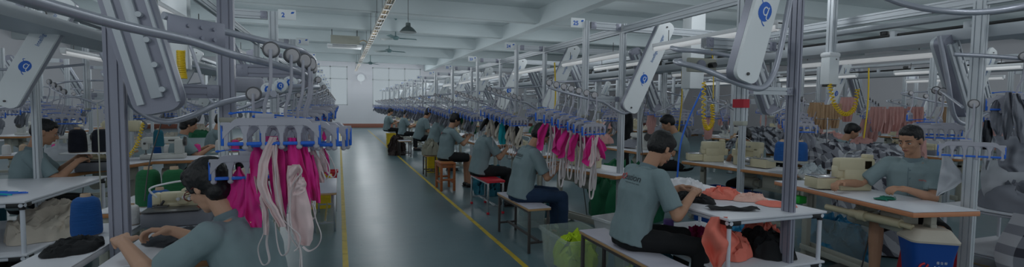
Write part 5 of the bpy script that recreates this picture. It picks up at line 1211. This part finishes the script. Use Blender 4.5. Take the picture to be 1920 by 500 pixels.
o = thing('drink_bottle', 'clear bottle with a purple lid on the lower board beside the man\'s elbow', 'bottle', (2.42, 3.10, .452))
b = B(); b.lathe((0, 0, 0), [(.001, 0), (.036, 0), (.038, .01), (.038, .12), (.034, .13), (.001, .13)], 20); b.obj('bottle_body', 'water_clear', o); b = B(); b.lathe((0, 0, .125), [(.001, 0), (.039, 0), (.039, .05), (.034, .056), (.001, .056)], 20); b.obj('lid', 'purple', o)
for q, (x, y, a) in enumerate(((2.42, 2.88, .4), (2.44, 2.80, .9))):
    o = thing('scissors', 'black-handled snips on the lower board, %s' % ('nearer the bottle' if q == 0 else 'nearer the coral cloth'), 'scissors', (x, y, .458), a)
    b = B(); 
    for s in (-1, 1): b.tube([(-.045 + .020 * cos(t), s * .022 + .016 * sin(t), .006) for t in [2 * pi * i / 14 for i in range(14)]], .005, 6, closed=True); b.cyl((-.025, s * .014, .006), (.0, 0, .006), .004, 6)
    b.obj('handles', 'black_plastic', o); b = B(); b.box((.05, .004, .006), (.11, .010, .003), Rz(.06)); b.box((.05, -.004, .009), (.11, .010, .003), Rz(-.06)); b.obj('blades', 'chrome', o)

# right edge rack of grey pieces
wE = 'at the right edge of the picture'
o = pipe([(4.40, 2.35, 1.93), (4.60, 2.15, 1.90), (4.80, 1.95, 1.86), (5.05, 1.75, 1.82)], .016, 'hanger_rail', 'tube rail with wheels ' + wE)
for i, (x, y) in enumerate(((4.66, 2.06), (4.74, 2.0), (4.82, 1.92), (4.92, 1.84))):
    h = hanger((x, y, 1.90 - .02 * i), -1.0, 'grey clip hanger %s, %s from the left' % (wE, ORD[i]))
hanger((4.38, 2.20, 1.555), -.95, 'pale clip hanger holding one pointed cloth in front of the man facing the camera'); o = thing('cloth_piece', 'single pale grey pointed cloth piece hanging over the orange-edged table', 'garment', at(1772, 285, 3.78)); piece([(287, 1767, 1777), (305, 1766, 1788), (322, 1763, 1802), (336, 1760, 1809), (348, 1758, 1794), (367, 1755, 1759)], 3.78, 'light_cloth', 'cloth_panel', o, 1., .8, .02)
for i, (rows, m_, lb, dd) in enumerate(([[(178, 1868, 1880), (205, 1856, 1886), (235, 1858, 1884), (252, 1866, 1878)], 'grey_cloth', 'leftmost of the row', 3.6], [[(172, 1886, 1898), (205, 1880, 1906), (240, 1878, 1900), (262, 1882, 1890)], 'grey_cloth', 'second of the row', 3.5], [[(175, 1900, 1912), (210, 1898, 1926), (245, 1902, 1930), (268, 1912, 1930)], 'grey_cloth', 'third of the row', 3.4],
        [[(238, 1840, 1850), (262, 1838, 1868), (290, 1840, 1862), (318, 1846, 1852)], 'light_cloth', 'pale one beside the post', 4.1], [[(255, 1862, 1935), (285, 1868, 1935), (310, 1872, 1935), (322, 1890, 1935)], 'grey_cloth', 'dark wide one below the row', 4.2], [[(300, 1842, 1935), (330, 1838, 1935), (352, 1840, 1935), (384, 1850, 1935)], 'light_cloth', 'long pale sheet lowest of all', 4.5], [[(225, 1846, 1856), (250, 1842, 1862), (280, 1842, 1856)], 'charcoal_cloth', 'narrow dark one', 4.0])):
    o = thing('cloth_piece', 'cut cloth hanging at the right edge, ' + lb, 'garment', at(rows[0][1], rows[0][0], dd)); piece(rows, dd, m_, 'cloth_panel', o, i * 1.3, 1.2, .022)
hanger((4.75, 2.60, 1.66), -.95, 'pale clip hanger behind the pointed grey cloth'); hanger((4.88, 2.72, 1.68), -.95, 'farther pale clip hanger behind the pointed grey cloth')
pipe([(4.35, 2.25, 1.53), (4.75, 2.62, 1.67), (4.95, 2.80, 1.70)], .010, 'hanger_rail', 'thin tube rail over the orange-edged table')
chute((4.98, 2.60, 1.47), (4.62, 2.60, 2.10), .15, -1, 'dark-sided lift arm leaning left above the man facing the camera', back=True, th=.09)
pipe([(4.52, 2.52, 2.10), (4.62, 2.50, 1.75), (4.72, 2.50, 1.48), (4.84, 2.50, 1.40), (4.98, 2.50, 1.42), (5.12, 2.46, 1.50), (5.3, 2.4, 1.56)], .016, 'hanger_rail', 'bent tube rail under the dark-sided lift arm')
pipe([at(1640, -14, 3.15), at(1690, 6, 3.1), at(1755, 19, 3.0), at(1830, 23, 2.95), at(1905, 14, 2.9), at(1960, -4, 2.9)], .019, 'hose_pipe', 'large grey curved pipe near the ceiling frame at the upper right', 'pipe')
heap((5.25, 2.75, .0), .55, .75, .50, 'brown_cloth', 'dark heap of cloth on the floor behind the right post', seed=22) if False else None
# side board with plaid cloth at right edge
t = shelf_table('low table with a blue edge carrying grey cloth at the right edge', 5.55, 6.5, 1.9, 3.0, (.60, .2), 4)
heap((6.0, 2.45, .602), .40, .45, .30, 'grey_cloth', 'grey cloth pile on the low table at the right edge', seed=23)
def plaidcloth(loc, rz, label, seed, w=.5, h=.6, m='plaid'):
    return drape(lambda u, v: ((u - .5) * w + .05 * sin(v * 4 + seed), .06 * sin(u * 9 + seed + v * 2) + .12 * v, -h * v * (1 - .25 * abs(u - .4))), 24, 16, m, 'plaid_cloth', label, 'fabric', loc=loc, rz=rz)
plaidcloth((5.50, 2.15, .64), -1.0, 'black and white plaid cloth hanging from the low table at the right edge', 2, .6, .6)
plaidcloth((5.72, 1.93, .62), -.9, 'second plaid cloth touching the floor at the right edge', 5, .5, .58)
# plaid heaps behind the man
row_tables(6.1, 4.05, pi / 2 + .1, 'under the large plaid heap', 1, 'ls', w=1.6)
heap((5.85, 4.05, .79), .42, .85, .34, 'plaid', 'large heap of black and white plaid cloth behind the man facing the camera', seed=31, res=72)
heap((5.45, 3.55, .60), .32, .42, .36, 'plaid', 'plaid cloth heap beside the man\'s shoulder', seed=32, res=60, skirt=.58)
heap((6.9, 6.3, .79), .5, .75, .42, 'plaid_dark', 'heap of dark plaid cloth beyond the yellow coiled hose', seed=33, res=64)
row_tables(6.95, 6.3, pi / 2, 'under the dark plaid heap', 1, 'ls', w=1.5)
for i, (x, y, r) in enumerate(((4.62, 4.02, .07), (4.75, 4.12, .07), (4.82, 3.95, .07))): cone((x, y, .93), 'thread_blue', 'large blue thread cone above the translucent bag, %s of three' % ('left', 'back', 'right')[i], r, .22)
b = B(); b.cyl((0, 0, .15), (0, 0, .165), .20, 20); b.cyl((0, 0, 0), (0, 0, .15), .02, 10); b.cyl((.08, -.1, .165), (.08, -.1, .35), .008, 8); o = b.obj('cone_tray', 'beige_metal', None, 35, (4.73, 4.03, .765)); tag(o, 'round tray holding the three blue thread cones', 'tray')
heap((4.72, 3.72, .781), .13, .14, .16, 'bag_plastic', 'translucent plastic bag below the blue cones', seed=34, cat='bag', name='plastic_bag')
# floor things between
bin_box('pale blue translucent tub under the orange-edged table', (4.75, 3.45, 0), .2, .45, .7, .42); heap((4.75, 3.45, .04), .22, .36, .40, 'blue_bag', 'blue plastic bag in the translucent tub', seed=35, name='plastic_bag', cat='bag')
heap((3.9, 3.85, 0), .28, .35, .30, 'blue_bag', 'blue plastic bag on the floor behind the shelf table', seed=36, name='plastic_bag', cat='bag')
bin_box('dark blue crate under the table behind the coral cloth', (4.75, 4.95, 0), .1, .45, .7, .45, 'blue_plastic', 'plastic_crate', taper=.97, cat='crate')
b = B(); b.box((0, 0, .0), (.10, .16, .07), ch=.012); o = b.obj('control_switch', 'green_plastic', None, 35, (4.14, 3.42, .64)); tag(o, 'small bright green box hung under the orange-edged table', 'box'); mk('bright_green', (.02, .45, .05), .5); o.data.materials[0] = MM['bright_green']
heap((2.55, 6.1, 0), .22, .3, .42, 'teal_cloth', 'dark teal cloth bag on the floor under the table by the red bench', seed=37, name='cloth_bag', cat='bag')
bin_box('pale blue box behind the white-topped bench', (2.28, 5.65, 0), 0, .30, .42, .36, 'turquoise' if False else 'clear_plastic')
heap((2.45, 7.9, 0), .28, .3, .5, 'teal_cloth', 'bright teal bag by the post behind the wooden stool', seed=38, name='cloth_bag', cat='bag')
bin_box('white plastic tub behind the white-topped bench, under the pink swimwear', (2.95, 4.6, 0), .2, .5, .4, .28, 'white_paint')
heap((3.7, 5.7, .0), .5, .5, .78, 'green_cloth', 'green cloth pile behind the man on the nearest bench', seed=39)
heap((3.55, 4.55, .0), .35, .45, .78, 'white_cloth', 'white cloth pile behind the post of sign 25', seed=40) if False else None

# far garment racks (pink and tan) and second-aisle rows
for i, (px, py, st, lb) in enumerate(((1531, 192, 'tan', 'leftmost of the tan ones'), (1549, 196, 'tan', 'middle of the tan ones'), (1566, 194, 'tan', 'rightmost of the tan ones'), (1590, 182, 'rose', 'alone against the pale wall'), (1646, 200, 'rose', 'first of the pink group by the yellow hose'), (1662, 204, 'rose', 'second of the pink group by the yellow hose'),
        (1680, 200, 'rose', 'third of the pink group by the yellow hose'), (1700, 203, 'rose', 'fourth of the pink group by the yellow hose'), (1716, 200, 'rose', 'last of the pink group by the yellow hose'), (1900, 190, 'rose', 'at the right edge'), (1780, 190, 'tan', 'behind the dark-sided lift arm'))):
    p = at(px, py, 8.6); put_garment(st, i % 4, p, -1.1 + .5 * sin(i * 2.4), '', None, (.46, .6, .74), {'tan': 'tan', 'rose': 'pale pink'}[st] + ' garment beyond the plaid heap, ' + lb)
for q, (X0, sx, ys, nm, g) in enumerate((
        (5.05, -1, [Yk(k) for k in range(1, 11)], 'on the far side of the right row', 'far side'),
        (8.1, 1, [2.45 + 2.115 * k for k in range(9)], 'in the row beyond the second aisle', 'second-aisle row'),
        (10.7, -1, [3.2 + 2.1 * k for k in range(8)], 'in the row behind the second-aisle row', 'third right row'),
        (13.8, 1, [4.2 + 2.1 * k for k in range(5)], 'in the farthest right row', 'farthest right row'),
        (-3.05, 1, [5.6 + 2.1 * k for k in range(9)], 'on the far side of the left row', 'far left side'),
        (-5.4, -1, [6.5 + 2.1 * k for k in range(7)], 'in the row by the left wall', 'left wall row'))):
    for k, y in enumerate(ys):
        station(X0, sx, y, nm, 2, None, '', g, wheels=4 if k < 5 else 2, styles=('grey', None, 'rose', None) if q in (1, 2, 3) else ('grey', None), seedb=30, panel=(k < 7))
        if q in (1, 2, 3, 5) and k < 7: row_tables(X0 + sx * .75 + (0.3 if sx > 0 else -.3), y + .6, sx * pi / 2, nm, 2, ('ls', 'ov', 'fl')[k % 3], g=g)
GR = ['light_cloth', 'cream_cloth', 'rose_cloth', 'white_cloth', 'grey_cloth', 'tan_cloth', 'green_cloth']
GN = ['pale grey', 'cream', 'pale pink', 'white', 'grey', 'tan', 'green']
r3 = random.Random(11); hp = {}
for i in range(46):
    row, x0, lab = [('r', 5.0, 'on the tables of the far side of the right row'), ('s', 8.4, 'on the tables beyond the second aisle'), ('f', 9.5, 'on the tables of the farthest right row'), ('l', -3.0, 'on the tables behind the left row')][i % 4]
    x, y = x0 + r3.uniform(-.25, .35), (5.8 if row != 'l' else 7.) + r3.uniform(0, 11); c = r3.randrange(7)
    if c not in hp: hp[c] = heap((x, y, .80), .24, .26, .22, GR[c], GN[c] + ' cloth pile ' + lab, seed=50 + i, res=24, group='far cloth piles')
    else: dup(hp[c], (x, y, .80), r3.uniform(0, 6), GN[c] + ' cloth pile ' + lab, 'far cloth piles', (r3.uniform(.8, 1.4), 1, r3.uniform(.7, 1.3)))
# controller boxes and coiled hoses
def ctrl(x, y, zb, zt, z2, label):
    post(x, y, zt, 2.6, .06, .06, 'hanging_post', 'square post above ' + label)
    o = thing('control_box', label, 'box', (x, y, zb)); b = B(); b.box((0, 0, (zt - zb) / 2), (.13, .09, zt - zb), ch=.008); b.obj('casing', 'panel_white', o)
    b = B(); b.box((0, 0, zt - zb), (.15, .11, .05), ch=.02); b.obj('cap', 'white_paint', o); b = B(); b.cyl((.02, -.045, (zt - zb) * .85), (.02, -.05, (zt - zb) * .85), .006, 8); b.box((0, 0, -.01), (.10, .07, .02)); b.obj('fitting', 'machine_dark', o); return o
ctrl(4.42, 3.35, 1.74, 2.02, 2.6, 'white controller box hanging at the upper right of the taped post')
ctrl(2.78, 3.30, 1.78, 2.24, 2.6, 'tall white box behind the lift arm by the taped post') if False else None
b = B(); b.box((0, 0, 0), (.20, .16, .9), ch=.01); o = b.obj('duct_box', 'panel_white', None, 35, (3.95, 4.7, 2.18)); tag(o, 'tall white duct box above the looped rails', 'duct')
b = B(); b.box((0, 0, 0), (.20, .12, .80), ch=.01); o = b.obj('duct_box', 'panel_white', None, 35, (-1.36, 5.1, 2.2)); tag(o, 'tall white duct box behind the yellow hose of the left row', 'duct')
coil([(4.36, 3.3, 1.74), (4.40, 3.27, 1.55), (4.50, 3.24, 1.46), (4.62, 3.24, 1.52), (4.68, 3.26, 1.70)], .006, 26, .016, 'yellow coiled air hose hanging under the white controller box')
coil([(3.42, 3.9, 1.76), (3.43, 3.9, 1.42), (3.48, 3.9, 1.30), (3.54, 3.9, 1.37), (3.53, 3.9, 1.54)], .006, 30, .018, 'yellow coiled air hose hanging left of the red tape')
coil([(-1.20, 4.6, 1.92), (-1.20, 4.6, 1.82), (-1.19, 4.6, 1.70)], .007, 18, .026, 'yellow coiled air hose in the left row')
pipe([(3.50, 3.9, 2.1), (3.53, 3.9, 1.9), (3.54, 3.9, 1.6)], .005, 'air_hose', 'straight yellow air hose beside the coiled one', 'hose', m='yellow_cable')
pipe([at(1318, 165, 5), at(1306, 190, 5), at(1290, 225, 5), at(1276, 270, 5), at(1270, 330, 5), at(1268, 352, 5)], .009, 'air_hose', 'blue air hose hanging beside the head of the nearest seated man', 'hose', m='clip_blue')
for i, (x, y, l) in enumerate(((2.75, 6.0, 'left of the man in blue jeans'), (2.9, 8.0, 'behind the dark swimwear'), (7.1, 4.8, 'over the plaid heap'), (5.0, 6.2, 'in the far middle of the right row'))):
    pipe([(x, y, 2.1), (x + .02, y, 1.6), (x - .03, y, 1.1)], .010, 'air_hose', 'straight yellow hose ' + l, 'hose', m='yellow_cable')
pipe([(-1.15, 3.9, 2.2), (-1.10, 3.9, 1.6), (-1.2, 3.85, 1.1), (-1.22, 3.8, .85)], .004, 'cable', 'thin dark cable hanging behind the left foreground post', 'cable', m='machine_dark')
pipe([(3.25, 4.5, 2.2), (3.2, 4.5, 1.7), (3.12, 4.5, 1.3), (3.15, 4.5, .9)], .004, 'cable', 'thin dark cable beside the lift arm of sign 25', 'cable', m='machine_dark')

# ---------------------------------------------------------------- left foreground
t = thing('sewing_table', 'white sewing table of the seated woman', 'table', (-.72, 3.0, 0))
def tab(name, label, x0, x1, y0, y1, h=.78, edge='table_edge'):
    o = thing(name, label, 'table', ((x0 + x1) / 2, (y0 + y1) / 2, 0)); w, d = x1 - x0, y1 - y0
    b = B(); b.box((0, 0, h - .004), (w, d, .008), ch=.003); b.obj('tabletop', 'table_white', o); b = B(); b.box((0, 0, h - .022), (w - .002, d - .002, .028), ch=.004); b.obj('table_edge', edge, o)
    for sx in (-1, 1):
        for sy in (-1, 1): b = B(); b.box((sx * (w / 2 - .05), sy * (d / 2 - .05), (h - .036) / 2), (.045, .045, h - .036), ch=.004); b.obj('leg', 'beige_metal', o)
    return o
bpy.data.objects.remove(t)
tab('sewing_table', 'white sewing table under the machine in front of the woman with glasses', -1.005, -.56, 2.55, 3.75)
tab('side_table', 'white side table left of the foreground post, holding the blue cone', -1.36, -1.115, 2.2, 3.5, .779, 'table_white')
machine('ov', (-.90, 3.42, .782), .05, 'cream overlock machine in front of the woman with glasses', sc=.95)
cone((-1.30, 3.22, .781), 'thread_blue', 'large blue thread cone left of the foreground post', .066, .215)
cone((-1.08, 3.62, .74), 'thread_blue', 'blue thread cone just right of the foreground post', .066, .215)
for x, y, l in ((-1.255, 3.99, 'left'), (-1.09, 3.95, 'right')): cone((x, y, .787), 'thread_green', 'large green thread cone behind the machine, %s one' % l, .074, .26)
tab('sewing_table', 'wood-edged table behind the green cones', -1.5, -.45, 3.80, 4.45, .785)
heap((-.72, 4.05, .787), .20, .15, .24, 'cream_cloth', 'cream cloth heap behind the woman\'s face', seed=61)
heap((-.66, 3.50, .782), .10, .14, .05, 'light_cloth', 'pale cloth beside the overlock machine', seed=62)
heap((-1.235, 2.93, .781), .115, .17, .055, 'black_cloth', 'black cloth on the side table by the blue cone', seed=63)
heap((-.82, 3.0, .782), .14, .20, .04, 'charcoal_cloth', 'dark cloth under the woman\'s hands', seed=64)
cone((-1.50, 4.20, .787), 'thread_green', 'small green cone on a round plate left of the post', .042, .14)
b = B(); b.lathe((0, 0, 0), [(.001, 0), (.085, 0), (.09, .006), (.001, .01)], 20); b.cyl((.03, 0, 0), (.03, 0, .75), .004, 6); o = b.obj('cone_plate', 'beige_metal', None, 35, (-1.60, 4.1, .74)); tag(o, 'round plate with a thin rod beside the small green cone', 'thread rack')
cone((-1.16, 3.42, .78), 'thread_white', 'pale yellow cone half hidden by the foreground post', .036, .12)
# left shelf table
shelf_table('white pipe-frame shelf table at the left edge', -3.4, -2.09, 4.32, 5.62, (.80, .42), 4)
r4 = random.Random(5); stq = []
for i in range(26):
    b = B(); L = r4.uniform(.10, .24); a = r4.uniform(-.5, .5); b.tube(spline([(-L / 2, 0, 0), (0, r4.uniform(-.02, .02), .004), (L / 2, r4.uniform(-.02, .02), 0)], 4), .006, 5, flat=1.)
    o = b.obj('fabric_strip', 'clip_blue' if i % 3 else 'turquoise', None, 40, (-2.50 + r4.uniform(-.18, .18), 4.62 + r4.uniform(-.09, .09), .807 + .003 * (i % 5)), a); tag(o, 'thin blue strip in the scattered strips on the left shelf table', 'strip', 'blue strips on the left shelf table')
heap((-2.22, 5.0, .421), .26, .40, .26, 'cream_cloth', 'cream cloth heap on the lower board of the left shelf table', seed=65)
heap((-2.75, 4.62, .421), .25, .24, .28, 'bag_plastic', 'clear plastic bag with blue print on the lower board of the left shelf table', seed=66, name='plastic_bag', cat='bag')
heap((-2.66, 4.60, .421), .13, .13, .10, 'clip_blue', 'blue cloth inside the clear plastic bag', seed=67)
heap((-2.5, 4.8, 0), .4, .4, .26, 'black_cloth', 'black cloth bundle under the left shelf table', seed=68)
# table and machine of the man on the left
t = sewing_table('sewing_table', 'wood-edged sewing table of the man with cropped hair', (-2.62, 6.75, 0), 1.2, w=1.3, d=.55)
machine('ov', (-2.40, 6.33, .781), .3, 'machine under the two dark cones', sc=1.1)
o = thing('thread_rack', 'shelf rack holding the two dark cones', 'thread rack', (-2.37, 5.98, .99)); b = B(); b.box((0, 0, 0), (.44, .12, .014), ch=.004); b.obj('rack_shelf', 'white_paint', o); b = B(); b.cyl((.2, 0, -.25), (.2, 0, .12), .012, 8); b.obj('rack_post', 'white_paint', o)
for x, l in ((-2.46, 'left'), (-2.27, 'right')): cone((x, 5.98, .998), 'thread_navy', 'dark navy cone on the rack by the man with cropped hair, %s one' % l, .072, .24)
b = B(); b.box((0, 0, 0), (.34, .12, .12), ch=.02); b.lathe((0, -.062, 0), [(.001, -.004), (.035, -.004), (.04, 0), (.001, .002)], 16, Rx(pi / 2)); o = b.obj('machine_motor', 'cream_machine', None, 35, (-2.25, 6.45, 1.24)); tag(o, 'pale boxy motor housing behind the two dark cones', 'motor')
coil([(-1.82, 5.7, 1.3), (-1.88, 5.7, 1.08), (-1.98, 5.72, .95), (-2.12, 5.78, .88)], .005, 24, .014, 'yellow coiled cable beside the dark cones')
heap((-3.25, 5.95, .55), .2, .2, .32, 'teal_cloth', 'teal bag behind the man with cropped hair', seed=69, name='cloth_bag', cat='bag', skirt=.5)
for i, (x, y, w_, l) in enumerate(((-2.15, 7.4, 1.3, 'in front of the seated woman under the grey lift arm'), (-3.6, 8.6, 1.4, 'at the far left with boxes and cones'), (-1.35, 10.1, 1.0, 'behind the seated woman under the grey lift arm'), (-4.6, 7.4, 1.3, 'nearest the left wall'))):
    sewing_table('sewing_table', 'wood-edged sewing table ' + l, (x, y, 0), .1, w=w_, d=.55); machine('ls', (x, y, .781), .1, 'sewing machine ' + l)
cols = ['thread_white', 'thread_pink', 'thread_navy', 'thread_blue', 'thread_white', 'cone_core']
for i in range(14): x = -4.9 + .17 * i + r4.uniform(-.03, .03); cone((x if i < 9 else -2.4 + .12 * (i - 9), 8.35 + r4.uniform(-.05, .05) if i < 9 else 8.0, .782), cols[i % 6], '%s thread cone on the far left tables, %s' % (['white', 'pink', 'navy', 'blue', 'white', 'brown'][i % 6], ['first', 'second', 'third', 'fourth', 'fifth', 'sixth', 'seventh', 'eighth', 'ninth', 'tenth', 'eleventh', 'twelfth', 'thirteenth', 'last'][i] + ' from the left'), .045, .14)
for i, x in enumerate((-1.42, -1.33, -1.24)): cone((x, 6.9, .90), ['thread_white', 'thread_white', 'thread_pink'][i], ['left white', 'right white', 'pink'][i] + ' cone of three beside the left row post', .042, .15)
b = B(); b.box((0, 0, 0), (.34, .16, .012)); b.cyl((0, 0, -.89), (0, 0, 0), .02, 8); o = b.obj('cone_shelf', 'beige_metal', None, 35, (-1.33, 6.9, .892)); tag(o, 'small shelf on a post holding two white cones and a pink one', 'shelf')
cone((-1.95, 6.55, 1.0), 'teal_cloth', 'dark teal cone beneath the grey lift arm', .05, .2); 

# ---------------------------------------------------------------- light
wd = bpy.data.worlds.new('World'); S.world = wd; wd.use_nodes = True; bg = wd.node_tree.nodes['Background']; bg.inputs[0].default_value = (.86, .94, 1., 1); bg.inputs[1].default_value = .42
def pt(x, y, z, e, r=.18):
    l = bpy.data.lights.new('added_light', 'POINT'); l.energy = e; l.shadow_soft_size = r; l.color = (.92, .97, 1.)
    o = bpy.data.objects.new('added_light', l); COL.objects.link(o); o.location = (x, y, z)
for y in (.6, 3.7, 7.8, 11.4, 15., 18.5, 22.4, 26.8, 31.):  # added fill grid, not at the fixtures: evens ceiling, walls and tables
    for x in (-9., -5.2, -1.9, 1.2, 3.8, 7., 10.5, 14., 18.5):
        if (x < -5.5 and y > 19) or (x > 8 and y > 16): continue
        pt(x, y, 2.85, (14. if x != 1.2 else 11.) * (1.0 if y < 15 else 1.5 if y < 26 else 1.9))
area(-.8, 33.2, 2.75, 2.4, 2.3, 26, (-pi / 2, 0, 0)); area(3.6, 33.2, 2.75, 3, 2.3, 30, (-pi / 2, 0, 0))  # added panels at the far windows: strengthen floor sheen and far-end brightness
S.view_settings.view_transform = 'Standard'; S.view_settings.look = 'None'; S.view_settings.exposure = .10; S.view_settings.gamma = 1
S.cycles.use_denoising = True; S.cycles.max_bounces = 6; S.cycles.diffuse_bounces = 3; S.cycles.glossy_bounces = 3; S.cycles.transparent_max_bounces = 6; S.cycles.use_adaptive_sampling = True
S.cycles.sample_clamp_indirect = 3
